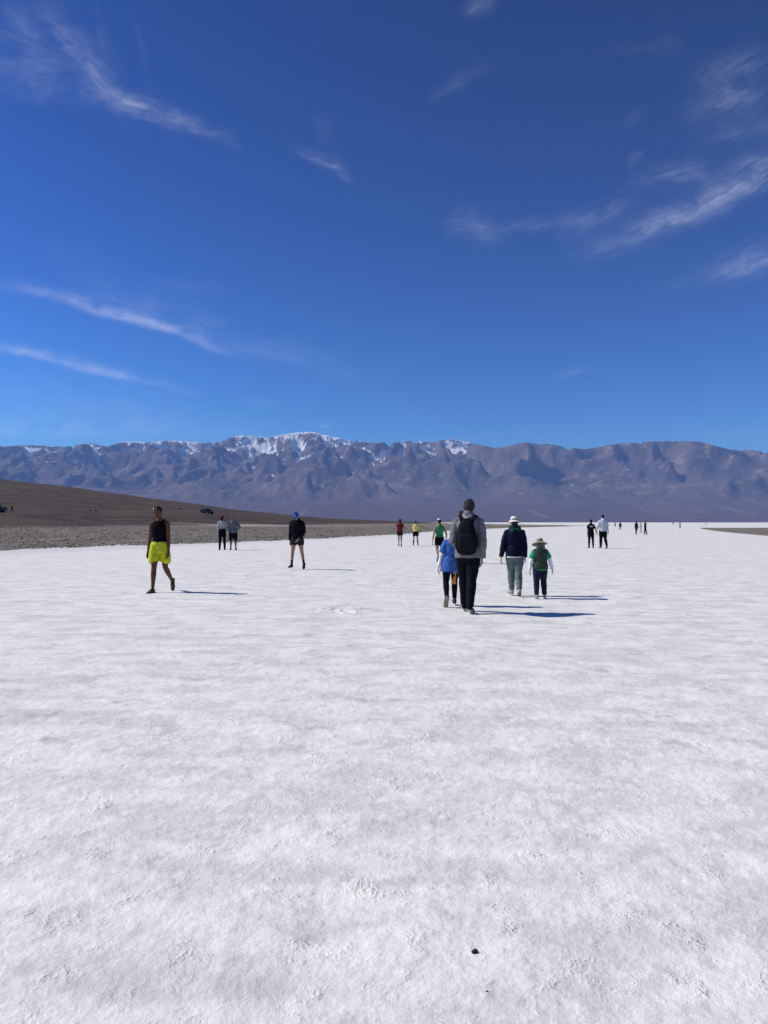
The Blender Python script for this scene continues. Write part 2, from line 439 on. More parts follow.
def land_at(x, yy):
    u, y, Z = LAND
    uu = x / yy
    j = int(np.clip(np.searchsorted(y, yy) - 1, 0, len(y) - 2)); i = int(np.clip(np.searchsorted(u, uu) - 1, 0, len(u) - 2))
    fy = (yy - y[j]) / (y[j + 1] - y[j]); fx = (uu - u[i]) / (u[i + 1] - u[i])
    return float((Z[j, i] * (1 - fx) + Z[j, i + 1] * fx) * (1 - fy) + (Z[j + 1, i] * (1 - fx) + Z[j + 1, i + 1] * fx) * fy)

def build_mudflat():
    # low tan mud bank to the right
    tip, = [167.0]
    px = np.linspace(696, 1500, 300)
    rowN = np.interp(px, [696, 701, 716, 740, 768, 1000, 1500], [528.4, 528.8, 531.2, 533.6, 536.2, 556, 610])
    nd = EYE * FPX / (rowN - HROW); fd = np.full_like(nd, 186.0)
    t = np.linspace(-0.05, 1.05, 90)
    T, ND = np.meshgrid(t, nd, indexing='ij'); _, FD = np.meshgrid(t, fd, indexing='ij'); _, PX = np.meshgrid(t, px, indexing='ij')
    Y = ND + (FD - ND) * T
    X = U(PX) * Y
    e = np.minimum(sstep(-0.05, 0.06, T), sstep(1.05, 0.98, T)) * sstep(696, 704, PX)
    Z = -0.10 + 0.17 * e + 0.03 * fbm(X * 0.3, Y * 0.2, 4, 91)
    o = grid_mesh('mudflat', X, Y, Z, land_material('dry_mud', True)); tag(o, kind='structure')
build_mudflat()

# loose stones lying over the gravel
def build_stones():
    m, nt, b = new_mat('stone'); tc = nt.new('ShaderNodeTexCoord')
    n = nt.noise(tc.outputs['Object'], 0.8, 3, 0.6)
    nt.l.new(nt.mix(nt.mapr(n, 0.3, 0.7), (0.07, 0.056, 0.048, 1), (0.36, 0.32, 0.28, 1)), b.inputs['Base Color']); b.inputs['Roughness'].default_value = 0.9
    base = bmesh.new(); bmesh.ops.create_icosphere(base, subdivisions=1, radius=1.0)
    bv = np.array([v.co[:] for v in base.verts]); bf = np.array([[v.index for v in f.verts] for f in base.faces]); base.free()
    V = []; F = []; k = 0
    n = 0
    while n < 15000:
        px = random.uniform(-90, 560); 
        nd = float(near_depth(px))
        yy = nd * (1.0 + 2.2 * random.random() ** 1.5) * random.uniform(0.985, 1.0)
        if yy > 260: continue
        x = U(px) * yy
        if perlin(np.array([x * 0.25]), np.array([yy * 0.15]), 5)[0] + random.random() * 0.9 < 0.25: continue
        z = max(land_at(x, yy), 0.0)
        s = 0.024 * (1 + random.expovariate(1.4)) * (yy / 60) ** 0.5
        s = min(s, 0.15)
        jit = np.random.default_rng(n).uniform(0.65, 1.3, bv.shape)
        sc = np.array([s * random.uniform(.8, 1.5), s * random.uniform(.8, 1.5), s * random.uniform(.45, .8)])
        V.append(bv * jit * sc + np.array([x, yy, z + s * 0.25])); F.append(bf + k); k += len(bv); n += 1
    V = np.concatenate(V); F = np.concatenate(F)
    me = bpy.data.meshes.new('stones'); me.from_pydata(V.tolist(), [], F.tolist()); me.materials.append(m)
    o = link(bpy.data.objects.new('stones', me)); tag(o, 'brown and pale stones strewn over the gravel at the salt edge', 'stones', kind='stuff')
build_stones()

# ------------------------------------------------------------------ mountain range: uplift cut by streams
SKY_T = [(-400, 452), (-100, 450), (0, 446), (34, 445), (64, 447), (78, 445), (91, 443), (108, 446.4), (125, 441.3), (146, 442.3), (169, 440.6), (203, 442.3), (220, 441.3),
 (234, 436.6), (250, 435.2), (270, 437.2), (284, 434.5), (301, 432.2), (314, 432), (328, 436), (348, 440), (368, 442), (392, 443), (412, 440.6), (433, 442.3),
 (448, 438), (458, 440.6), (467, 442.3), (484, 445.7), (500, 448), (508, 446.4), (523, 442.3), (549, 444.3), (576, 448.4), (586, 449.4), (602, 446), (620, 443.3), (637, 442.6),
 (660, 441), (698, 441.3), (711, 444.7), (731, 450), (745, 449.8), (768, 452), (900, 455), (1200, 460)]

def build_mountains():
    dx = 62.0
    xs = np.arange(-20500, 20500, dx); ys = np.arange(13200, 31500, dx)
    X, Y = np.meshgrid(xs, ys); ny, nx = X.shape
    u = X / Y
    w = sstep(0.05, 0.20, u + 0.03 * fbm(X / 3000, Y / 3000, 3, 5))
    yc = 26500 * (1 - w) + 20300 * w + 700 * fbm(X / 5200, X * 0 + 3.3, 3, 6)
    yf = 15600 * (1 - w) + 14400 * w + 1200 * fbm(X / 4200, X * 0 + 8.1, 3, 8)
    yb = yc + 4200
    up = np.where(Y < yc, sstep(0, 1, (Y - yf) / (yc - yf)) ** 1.1 * 0.8 + 0.2 * (Y > yf), 1 - 0.8 * sstep(0, 1, (Y - yc) / (yb - yc)))
    up = np.maximum(up, 0.0) * np.clip(1 + 2.1 * fbm(X / 2500 + Y / 4000, Y / 2300, 4, 12), 0.12, 2.8)
    K = 0.16 * (1 + 0.6 * fbm(X / 1800, Y / 2500, 4, 14)); K = np.maximum(K, 0.04)
    h = 0.4 * RNG.random((ny, nx)) + 16 * (1 + fbm(X / 1900, Y / 1900, 5, 15))
    fixed = np.zeros((ny, nx), bool); fixed[0] = True; fixed[-1] = True; fixed |= (Y < yf - 500)
    h[fixed] = 0
    N = ny * nx; ids = np.arange(N).reshape(ny, nx)
    offs = [(-1, 0, 1), (1, 0, 1), (0, -1, 1), (0, 1, 1), (-1, -1, 1.414), (-1, 1, 1.414), (1, -1, 1.414), (1, 1, 1.414)]
    upf = (up * 1.0).ravel(); Kf = K.ravel(); fixf = fixed.ravel()
    for it in range(90):
        best = np.zeros((ny, nx)); rec = ids.copy(); dist = np.ones((ny, nx))
        hp = np.pad(h, 1, mode='edge'); ip = np.pad(ids, 1, mode='edge')
        for oy, ox, d in offs:
            nb = hp[1 + oy:1 + oy + ny, 1 + ox:1 + ox + nx]
            s = (h - nb) / d
            k = s > best
            best[k] = s[k]; rec[k] = ip[1 + oy:1 + oy + ny, 1 + ox:1 + ox + nx][k]; dist[k] = d
        recf = rec.ravel().copy(); recf[fixf] = np.arange(N)[fixf]; distf = dist.ravel()
        # levels by pointer doubling
        lev = (recf != np.arange(N)).astype(np.int32); p = recf.copy()
        for _ in range(12):
            lev = lev + lev[p]; p = p[p]
        order = np.argsort(lev, kind='stable'); sl = lev[order]
        cuts = np.searchsorted(sl, np.arange(sl[-1] + 2))
        A = np.ones(N)
        for L in range(sl[-1], 0, -1):
            s = order[cuts[L]:cuts[L + 1]]
            A += np.bincount(recf[s], weights=A[s], minlength=N) if len(s) > 3000 else 0
            if len(s) <= 3000: np.add.at(A, recf[s], A[s])
        F = Kf * np.sqrt(A) / distf
        hf = h.ravel() + upf * 1.0
        hf[fixf] = 0
        for L in range(1, sl[-1] + 1):
            s = order[cuts[L]:cuts[L + 1]]
            hf[s] = (hf[s] + F[s] * hf[recf[s]]) / (1 + F[s])
        h = hf.reshape(ny, nx)
        if it % 3 == 0:
            h[1:-1, 1:-1] += 0.06 * (h[:-2, 1:-1] + h[2:, 1:-1] + h[1:-1, :-2] + h[1:-1, 2:] - 4 * h[1:-1, 1:-1])
    h = h / np.percentile(h, 99.7)
    Z = h * (3200 * (1 - w) + 2150 * w)
    # bend the spurs so they do not all run straight to the valley
    wX = X + 1500 * fbm(X / 5200, Y / 2600, 3, 48) + 0.45 * (Y - yf) * np.sin(X / 3900 + 1.3)
    for j in range(ny): Z[j] = np.interp(wX[j], xs, Z[j])
    sm = Z.copy()
    for _ in range(70):
        sm[1:-1, 1:-1] += 0.24 * (sm[:-2, 1:-1] + sm[2:, 1:-1] + sm[1:-1, :-2] + sm[1:-1, 2:] - 4 * sm[1:-1, 1:-1])
    Z = 0.32 * Z + 0.68 * sm
    Z += 130 * (1 - 2.2 * np.abs(fbm(X / 1500 + 0.3 * fbm(X / 900, Y / 900, 3, 46), Y / 1900, 4, 45, 0.55))) * sstep(300, 1300, Z)
    # the range as a broad tilted block: even rise to the crest, faster fall behind it
    tt_ = np.clip((Y - yf) / (yc - yf), 0, 1); env = np.where(Y < yc, tt_ ** 1.12, np.clip(1 - (Y - yc) / 6500, 0, 1)) * (3150 * (1 - w) + 2120 * w)
    env = env * (1 + 0.22 * fbm(X / 3600 + Y / 7000, Y / 3100, 4, 49, 0.55))
    Z = 0.46 * Z + 0.54 * env
    rg = 0; am = 1.0; fr_ = 1.0; wgt = 1.0
    qx = X / 1700 + 0.5 * fbm(X / 1700, Y / 1700, 3, 141) + Y / 9000; qy = Y / 1800 + 0.5 * fbm(X / 1700 + 5, Y / 1700, 3, 142)
    for i_ in range(6):
        n_ = (1 - np.abs(perlin(qx * fr_, qy * fr_, 150 + i_)) * 1.5).clip(0, 1) ** 2 * wgt
        rg = rg + n_ * am; wgt = np.clip(n_ * 1.6, 0, 1); am *= 0.55; fr_ *= 2.05
    Z += 300 * (rg - 0.8) * sstep(250, 1500, Z)
    # cone shaped fans at the foot, streams' debris
    fan = 40 * sstep(13200, 14500, Y) + 650 * (1 - np.exp(-np.clip(Y - 12700, 0, None) / 3800))
    fan = fan * (1 + 0.16 * fbm(X / 2600, Y / 9000, 3, 44)) - 30
    k = 45.0
    Z = np.logaddexp(0, (Z - fan) / k) * k + fan
    Z = Z + 22 * fbm(X / 420, Y / 420, 4, 51, 0.6) * sstep(200, 900, Z - 0)
    # pull the skyline to the surveyed one
    pxs = np.arange(-420, 1190, 2.0)
    tgt = (HROW - np.interp(pxs, [a for a, b in SKY_T], [b for a, b in SKY_T])) / FPX
    tgt = tgt + 0.35 / FPX * fbm(pxs / 7.0, pxs * 0 + 1.7, 3, 61)
    def skyline(Z):
        el = np.full(len(pxs), -1.0)
        for j in range(ny):
            el = np.maximum(el, np.interp(U(pxs) * ys[j], xs, Z[j], left=-1, right=-1) / ys[j])
        return el
    for _ in range(4):
        ratio = tgt / np.maximum(skyline(Z), 0.02)
        ker = np.exp(-0.5 * (np.arange(-12, 13) / (7.0 if _ < 2 else 4.5)) ** 2); ker /= ker.sum()
        ratio = np.convolve(np.pad(ratio, 12, mode='edge'), ker, 'valid')
        f = np.interp(u * FPX + 384, pxs, ratio)
        hi = sstep(300, 1500, Z)
        Z = Z * (1 + (f - 1) * hi)
    f = np.interp(u * FPX + 384, pxs, tgt)
    lim = f * np.minimum(Y, yc + 250) + EYE; kk = 22.0
    Z = Z * (1 + 0.018 * sstep(900, 1800, Z))
    Z = np.where(Y > 14500, lim - kk * np.logaddexp(0, (lim - Z) / kk), Z)
    Z = Z + kk * 0.35 * sstep(0, 1, 1 - (lim - Z) / 200)
    # front rows sink into the ground sheet
    Z[0] = -1.0
    m = mountain_material()
    bl = Z.copy()
    for _ in range(14): bl[1:-1, 1:-1] += 0.24 * (bl[:-2, 1:-1] + bl[2:, 1:-1] + bl[1:-1, :-2] + bl[1:-1, 2:] - 4 * bl[1:-1, 1:-1])
    gul = np.clip((bl - Z) / 60.0, -1.5, 1.5)
    o = grid_mesh('mountains', X, Y, Z, m); tag(o, kind='structure')
    ga = o.data.attributes.new('hollow', 'FLOAT', 'POINT'); ga.data.foreach_set('value', gul.ravel().astype(np.float32))
    # the low fans in front, running down to the salt
    xs2 = np.linspace(-20500, 20500, 420); ys2 = np.linspace(8200, 13260, 60)
    X2, Y2 = np.meshgrid(xs2, ys2)
    zf = np.interp(X2[-1], xs, Z[1])
    t = (Y2 - 8200) / (13260 - 8200)
    Z2 = zf[None, :] * t ** 1.6 * (1 + 0.0 * X2) - 0.5
    Z2 += 5 * fbm(X2 / 1300, Y2 / 2600, 4, 71) * t * (1 - t) * 4
    o = grid_mesh('hills', X2, Y2, Z2, m); tag(o, kind='structure')

def mountain_material():
    m, nt, b = new_mat('mountain_rock')
    geo = nt.new('ShaderNodeNewGeometry'); tc = nt.new('ShaderNodeTexCoord'); P = tc.outputs['Object']
    sep = nt.new('ShaderNodeSeparateXYZ'); nt.l.new(P, sep.inputs[0]); z = sep.outputs[2]
    sn = nt.new('ShaderNodeSeparateXYZ'); nt.l.new(geo.outputs['Normal'], sn.inputs[0])
    n1 = nt.noise(P, 0.0009, 6, 0.6); n2 = nt.noise(P, 0.0035, 6, 0.65); n3 = nt.noise(P, 0.00035, 4, 0.55)
    c = nt.mix(nt.mapr(n1, 0.35, 0.65), (0.092, 0.066, 0.055, 1), (0.185, 0.140, 0.112, 1))
    c = nt.mix(nt.m('MULTIPLY', nt.mapr(n2, 0.53, 0.68), 0.85), c, (0.34, 0.28, 0.23, 1))
    c = nt.mix(nt.m('MULTIPLY', nt.mapr(n3, 0.50, 0.62), 0.45), c, (0.20, 0.145, 0.115, 1))
    # strata
    cb = nt.new('ShaderNodeCombineXYZ'); nt.l.new(nt.m('ADD', nt.m('MULTIPLY', z, 0.010), nt.m('MULTIPLY', n1, 6.0)), cb.inputs[0])
    stt = nt.noise(cb.outputs[0], 1.0, 2, 0.5)
    c = nt.mix(nt.m('MULTIPLY', nt.mapr(stt, 0.5, 0.62), 0.15), c, (0.07, 0.056, 0.055, 1))
    # fans: even brown gravel with pale washes running down
    fr = nt.mapr(nt.m('ADD', z, nt.m('MULTIPLY', n1, 300)), 520, 950)
    wash = nt.noise(nt.mapping(P, scale=(0.0016, 0.00012, 0.0), rot=(0, 0, 0)), 1.0, 5, 0.7, 1.5)
    fanc = nt.mix(nt.m('MULTIPLY', nt.mapr(wash, 0.55, 0.70), 0.6), (0.138, 0.098, 0.083, 1), (0.30, 0.235, 0.20, 1))
    c = nt.mix(fr, fanc, c)
    # snow on the high ground, thinner on steep faces
    sl = sn.outputs[2]
    sv = nt.m('ADD', z, nt.m('MULTIPLY', nt.m('SUBTRACT', n2, 0.5), 1100.0))
    sv = nt.m('ADD', sv, nt.m('MULTIPLY', nt.m('SUBTRACT', sl, 0.80), 1300.0))
    sv = nt.m('ADD', sv, nt.m('MULTIPLY', sn.outputs[0], 500.0))
    at = nt.new('ShaderNodeAttribute'); at.attribute_name = 'hollow'
    sv = nt.m('ADD', sv, nt.m('MULTIPLY', at.outputs['Fac'], 420.0))
    # the western block to the right stands in a drier corner; the main summit carries the deep pack
    rat = nt.m('DIVIDE', sep.outputs[0], nt.m('MAXIMUM', sep.outputs[1], 1000.0))
    sv = nt.m('ADD', sv, nt.m('MULTIPLY', nt.mapr(rat, -0.26, -0.13), 230.0))
    sv = nt.m('SUBTRACT', sv, nt.m('MULTIPLY', nt.mapr(rat, 0.10, 0.18), 1500.0))
    sv = nt.m('ADD', sv, nt.m('MULTIPLY', nt.m('SUBTRACT', nt.noise(nt.mapping(P, scale=(1.6, 0.6, 0.6)), 0.0085, 5, 0.75), 0.5), 1900.0))
    sf = nt.mapr(sv, 2200, 2380)
    c = nt.mix(sf, c, (0.93, 0.94, 0.96, 1))
    nt.l.new(c, b.inputs['Base Color']); b.inputs['Roughness'].default_value = 0.95; b.inputs['Specular IOR Level'].default_value = 0.05
    bp = nt.new('ShaderNodeBump'); nt.l.new(nt.noise(P, 0.0045, 8, 0.75), bp.inputs['Height']); bp.inputs['Distance'].default_value = 130.0; bp.inputs['Strength'].default_value = 0.9
    nt.l.new(bp.outputs[0], b.inputs['Normal'])
    return m
build_mountains()

# =================================================================== figures
class Solid:
    """collects closed lofts; turned into one continuous surface by a voxel remesh"""
    def __init__(s): s.v = []; s.f = []
    def loft(s, pts, rad, side=Vector((1, 0, 0)), n=16, cap='round', cap_end=None, expo=2.0):
        cap_end = cap_end or cap
        pts = [Vector(p) for p in pts]; rad = [(r, r) if not isinstance(r, (tuple, list)) else tuple(r) for r in rad]
        rings = []
        m = len(pts)
        for i in range(m):
            T = (pts[min(i + 1, m - 1)] - pts[max(i - 1, 0)]).normalized()
            sx = Vector(side); sx = (sx - T * sx.dot(T))
            if sx.length < 1e-4: sx = T.orthogonal()
            sx.normalize(); sy = T.cross(sx)
            rings.append((pts[i], T, sx, sy, rad[i]))
        out = []
        def extra(idx, sign, kind):
            p, T, sx, sy, r = rings[idx]; res = []
            if kind == 'round':
                rr = min(r)
                for a in (70, 45, 20):
                    c, q = math.cos(R(a)), math.sin(R(a))
                    res.append((p + T * sign * rr * q, T, sx, sy, (r[0] * c, r[1] * c)))
            return res
        full = extra(0, -1, cap) + rings + extra(m - 1, 1, cap_end)[::-1]
        k0 = len(s.v)
        for (p, T, sx, sy, r) in full:
            for j in range(n):
                a = 2 * math.pi * j / n; c, q = math.cos(a), math.sin(a)
                c = math.copysign(abs(c) ** (2 / expo), c); q = math.copysign(abs(q) ** (2 / expo), q)
                s.v.append(p + sx * r[0] * c + sy * r[1] * q)
        L = len(full)
        for i in range(L - 1):
            for j in range(n):
                s.f.append((k0 + i * n + j, k0 + i * n + (j + 1) % n, k0 + (i + 1) * n + (j + 1) % n, k0 + (i + 1) * n + j))
        s.f.append(tuple(k0 + j for j in range(n))[::-1]); s.f.append(tuple(k0 + (L - 1) * n + j for j in range(n)))
    def ball(s, c, r, rot=None, seg=14):
        c = Vector(c); r = (r, r, r) if not isinstance(r, (tuple, list)) else r
        k0 = len(s.v); rings = 9
        for i in range(1, rings):
            t = math.pi * i / rings
            for j in range(seg):
                a = 2 * math.pi * j / seg
                p = Vector((r[0] * math.sin(t) * math.cos(a), r[1] * math.sin(t) * math.sin(a), -r[2] * math.cos(t)))
                if rot is not None: p = rot @ p
                s.v.append(c + p)
        for i in range(rings - 2):
            for j in range(seg):
                s.f.append((k0 + i * seg + j, k0 + i * seg + (j + 1) % seg, k0 + (i + 1) * seg + (j + 1) % seg, k0 + (i + 1) * seg + j))
        s.f.append(tuple(k0 + j for j in range(seg))[::-1]); s.f.append(tuple(k0 + (rings - 2) * seg + j for j in range(seg)))

PENDING = []
def make(name, sol, mat, parent, voxel=0.009, smooth=3, fold=0.0, shift=None):
    me = bpy.data.meshes.new(name)
    V = [v - shift for v in sol.v] if shift is not None else sol.v
    me.from_pydata([v[:] for v in V], [], sol.f); me.materials.append(mat)
    bm = bmesh.new(); bm.from_mesh(me); bmesh.ops.recalc_face_normals(bm, faces=bm.faces); bm.to_mesh(me); bm.free()
    o = bpy.data.objects.new(name, me); link(o, parent)
    if voxel:
        r = o.modifiers.new('r', 'REMESH'); r.mode = 'VOXEL'; r.voxel_size = voxel; r.use_smooth_shade = True
        sm = o.modifiers.new('s', 'SMOOTH'); sm.factor = 0.5; sm.iterations = smooth
        PENDING.append((o, fold))
    return o

def finish_pending():
    bpy.context.view_layer.update()
    dg = bpy.context.evaluated_depsgraph_get()
    res = [(o, bpy.data.meshes.new_from_object(o.evaluated_get(dg)), fold) for o, fold in PENDING]
    for k, (o, me, fold) in enumerate(res):
        n = len(me.vertices)
        if fold and n:
            co = np.empty(n * 3, np.float32); me.vertices.foreach_get('co', co); co = co.reshape(-1, 3)
            no = np.empty(n * 3, np.float32); me.vertex_normals.foreach_get('vector', no); no = no.reshape(-1, 3)
            a = co[:, 0] * 1.3 + co[:, 1] * 0.9; z = co[:, 2]
            w = fbm(a * 9 + 3 * fbm(z * 3, a * 3, 2, k), z * 5 + a * 3 + k * 3.7, 3, 300 + k, 0.6)
            ridge = (0.5 - np.abs(w) * 1.8)
            co = co + no * (fold * ridge)[:, None].astype(np.float32)
            me.vertices.foreach_set('co', co.ravel()); me.update()
        me.polygons.foreach_set('use_smooth', np.ones(len(me.polygons), bool))
        nm = o.data.name; old = o.data; o.modifiers.clear(); o.data = me; bpy.data.meshes.remove(old); me.name = nm

MATS = {}
def cloth(rgb, rough=0.85, weave=1.0, name='cloth', var=0.25):
    key = (rgb, rough, name)
    if key in MATS: return MATS[key]
    m, nt, b = new_mat(name)
    tc = nt.new('ShaderNodeTexCoord')
    n = nt.noise(tc.outputs['Object'], 14.0, 4, 0.6)
    lo = tuple(c * (1 - var) for c in rgb) + (1,); hi = tuple(min(1, c * (1 + var)) for c in rgb) + (1,)
    nt.l.new(nt.mix(nt.mapr(n, 0.3, 0.7), lo, hi), b.inputs['Base Color'])
    b.inputs['Roughness'].default_value = rough; b.inputs['Specular IOR Level'].default_value = 0.5 if rough < .5 else 0.06
    if weave:
        bp = nt.new('ShaderNodeBump'); bp.inputs['Distance'].default_value = 0.004 * weave; bp.inputs['Strength'].default_value = 0.6
        nt.l.new(nt.noise(tc.outputs['Object'], 60.0, 4, 0.7), bp.inputs['Height']); nt.l.new(bp.outputs[0], b.inputs['Normal'])
    MATS[key] = m
    return m
def skin(rgb): return cloth(rgb, 0.5, 0.3, 'skin', 0.08)
def hairm(rgb): return cloth(rgb, 0.55, 2.0, 'hair', 0.4)

SK_FAIR = (0.50, 0.30, 0.22); SK_TAN = (0.36, 0.20, 0.135); SK_BROWN = (0.12, 0.055, 0.036)

def vec_down(pitch, lat=0.0):
    """unit vector: straight down, swung forward by pitch, sideways by lat (degrees)"""
    a, b = R(pitch), R(lat)
    return Vector((math.sin(b), math.sin(a) * math.cos(b), -math.cos(a) * math.cos(b)))

class Person:
    def __init__(s, label, loc, H, rotz, group=None, lean=2, roll=0, twist=0, head=(0, 0, 0), legs=None, arms=None,
                 slim=1.0, bulk=1.0, skincol=SK_TAN, voxel=0.009, headk=1.0, face=False, fingers=True, curl=25):
        s.H = H; s.vx = voxel; s.bulk = bulk; s.slim = slim
        s.root = empty('person', loc, R(rotz)); tag(s.root, label, 'person', group)
        legs = legs or {'L': (4, 6, 0, 3), 'R': (-3, 4, 0, 3)}       # thigh pitch, knee bend, foot pitch, spread
        arms = arms or {'L': (2, -9, 8, -5), 'R': (2, 9, 8, 5)}      # upper pitch, lat, fore pitch, lat
        hk = headk
        TH, SHK = 0.245 * H * (1 - (hk - 1) * 0.35), 0.240 * H * (1 - (hk - 1) * 0.35)
        J = s.J = {}
        s.sg = {'L': -1, 'R': 1}
        # legs relative to pelvis at origin
        low = 1e9
        for k in 'LR':
            tp, kb, fp, sp = legs[k]; g = s.sg[k]
            hip = Vector((g * 0.050 * H * slim, 0, 0))
            knee = hip + vec_down(tp, g * sp) * TH
            ank = knee + vec_down(tp - kb, g * sp * 0.6) * SHK
            f = R(fp); fd = Vector((g * 0.13, math.cos(f), math.sin(f))).normalized()
            up = Vector((0, -math.sin(f), math.cos(f)))
            heel = ank - fd * 0.034 * H - up * 0.043 * H; toe = ank + fd * 0.112 * H - up * 0.043 * H
            J['hip' + k], J['knee' + k], J['ank' + k] = hip, knee, ank
            J['fd' + k], J['fu' + k] = fd, up
            low = min(low, heel.z, toe.z)
        off = Vector((0, 0, -low))
        for k in list(J):
            if k[:2] in ('hi', 'kn', 'an'): J[k] = J[k] + off
        s.P = off.copy()
        Rt = Matrix.Rotation(R(-lean), 3, 'X') @ Matrix.Rotation(R(roll), 3, 'Y')
        s.Rt = Rt
        Rs = Rt @ Matrix.Rotation(R(twist), 3, 'Z'); s.Rs = Rs
        tk = 1 - (hk - 1) * 0.30                                   # children: shorter trunk under a larger head
        s.tk = tk
        def T(x, y, z, M=Rt): return s.P + M @ Vector((x * H, y * H, (z - 0.53) * H * tk))
        s.T = T
        s.sections = [  # z, half width, half depth, y offset
            (0.495, 0.078, 0.058, -0.004), (0.53, 0.094, 0.066, -0.006), (0.56, 0.093, 0.064, -0.004), (0.62, 0.078, 0.053, 0.0),
            (0.68, 0.086, 0.060, 0.002), (0.74, 0.096, 0.066, 0.002), (0.785, 0.092, 0.060, -0.002), (0.815, 0.070, 0.046, -0.006), (0.835, 0.045, 0.038, -0.008)]
        neck0 = T(0, -0.008, 0.83); Hh = Rt @ Matrix.Rotation(R(-head[0]), 3, 'X') @ Matrix.Rotation(R(head[1]), 3, 'Z') @ Matrix.Rotation(R(head[2]), 3, 'Y')
        s.Hd = Hh
        neck1 = neck0 + (Rt @ Vector((0, 0.006, 0.03)) * 0.6 + Hh @ Vector((0, 0.006, 0.03)) * 0.6) * H
        s.hc = neck1 + Hh @ Vector((0, 0.012, 0.064)) * H * hk      # skull centre
        s.hk = hk
        for k in 'LR':
            up_, ul, fp_, fl = arms[k]; g = s.sg[k]
            sh = s.P + Rs @ Vector((g * 0.098 * H * slim, -0.004 * H, (0.792 - 0.53) * H * tk))
            el = sh + Rs @ vec_down(up_, ul) * 0.170 * H * (1 - (hk - 1) * .3)
            wr = el + Rs @ vec_down(fp_, fl) * 0.150 * H * (1 - (hk - 1) * .3)
            J['sh' + k], J['el' + k], J['wr' + k] = sh, el, wr
            J['hd' + k] = (wr - el).normalized()
        # ---------------- body
        b = Solid(); W = slim * bulk
        b.loft([T(0, y, z) for z, w, d, y in s.sections], [(w * H * W, d * H * bulk) for z, w, d, y in s.sections], side=Rt @ Vector((1, 0, 0)), n=20)
        b.loft([neck0 - Rt @ Vector((0, 0, .015)) * H, neck0, neck1, neck1 + Hh @ Vector((0, 0.004, 0.02)) * H], [.034 * H, .029 * H, .028 * H, .027 * H])
        hkH = H * hk; hc = s.hc
        hp = lambda x, y, z: hc + Hh @ Vector((x, y, z)) * hkH
        b.ball(hc + Hh @ Vector((0, -0.004, 0.010)) * hkH, (.0425 * hkH, .054 * hkH, .048 * hkH), Hh)
        b.loft([hp(0, .012, .01), hp(0, .018, -.02), hp(0, .024, -.045), hp(0, .028, -.055)], [(.041 * hkH, .042 * hkH), (.038 * hkH, .036 * hkH), (.027 * hkH, .026 * hkH), (.016 * hkH, .015 * hkH)], side=Hh @ Vector((1, 0, 0)))
        b.loft([hp(0, .050, .006), hp(0, .060, -.012), hp(0, .064, -.019)], [.0065 * hkH, .008 * hkH, .010 * hkH])          # nose
        b.loft([hp(-.026, .045, .012), hp(0, .052, .013), hp(.026, .045, .012)], [.006 * hkH] * 3, side=Vector((0, 0, 1)))     # brow
        b.loft([hp(-.014, .048, -.034), hp(0, .054, -.034), hp(.014, .048, -.034)], [.006 * hkH] * 3, side=Vector((0, 0, 1)))  # lips
        for g in (-1, 1): b.ball(hp(g * .044, -.004, -.008), (.006 * hkH, .012 * hkH, .018 * hkH), Hh)                        # ears
        for k in 'LR':
            g = s.sg[k]
            hip, knee, ank = J['hip' + k], J['knee' + k], J['ank' + k]
            q = lambda a, c, t: a.lerp(c, t)
            b.loft([hip + Vector((0, 0, .01 * H)), q(hip, knee, .25), q(hip, knee, .65), knee, q(knee, ank, .28), q(knee, ank, .65), ank],
                   [.050 * H * bulk, .052 * H * bulk, .040 * H * bulk, .030 * H, (.031 * H, .034 * H), .023 * H, .018 * H])
            fd, fu = J['fd' + k], J['fu' + k]
            b.loft([ank - fd * .020 * H - fu * .024 * H, ank + fd * .02 * H - fu * .020 * H, ank + fd * .065 * H - fu * .030 * H, ank + fd * .098 * H - fu * .034 * H],
                   [(.018 * H, .018 * H), (.021 * H, .020 * H), (.025 * H, .012 * H), (.020 * H, .008 * H)])
            sh, el, wr, hd = J['sh' + k], J['el' + k], J['wr' + k], J['hd' + k]
            b.loft([sh + Rs @ Vector((-g * .03, 0, .004)) * H, sh, q(sh, el, .3), q(sh, el, .7), el, q(el, wr, .25), q(el, wr, .7), wr],
                   [.032 * H, .032 * H * bulk, .028 * H * bulk, .024 * H * bulk, .021 * H, .022 * H, .016 * H, (.012 * H, .016 * H)])
            # hand: palm and five fingers, the palm turned to the thigh
            inn = (Rs @ Vector((-g, 0.15, 0))); inn = (inn - hd * inn.dot(hd)).normalized()
            fwd = hd.cross(inn); 
            if fwd.y < 0: fwd = -fwd
            hs = H * (1 + (hk - 1) * .2)
            pe = wr + hd * .054 * hs
            b.loft([wr - hd * .005 * H, wr + hd * .02 * hs, pe], [(.015 * hs, .011 * hs), (.021 * hs, .0085 * hs), (.0235 * hs, .0075 * hs)], side=fwd)
            if fingers:
                rf = max(.0050 * hs, 0.0062)
                for fi, (o_, ln) in enumerate(((.0175, .043), (.006, .049), (-.0055, .046), (-.0165, .037))):
                    p0 = pe + fwd * o_ * hs - hd * .012 * hs
                    c1 = R(curl * .6 + fi * 3); d1 = hd * math.cos(c1) + inn * math.sin(c1)
                    c2 = R(curl * 1.7 + fi * 4); d2 = hd * math.cos(c2) + inn * math.sin(c2)
                    p1 = p0 + d1 * (.012 + ln * .45) * hs; p2 = p1 + d2 * ln * .55 * hs
                    sp_ = fwd * (o_ * .18) * hs
                    b.loft([p0, p1 + sp_, p2 + sp_ * 1.6], [rf, rf * .95, rf * .8], n=8)
                t0 = wr + hd * .018 * hs + fwd * .014 * hs
                t1 = t0 + (hd * .6 + fwd * .65 + inn * .35).normalized() * .026 * hs
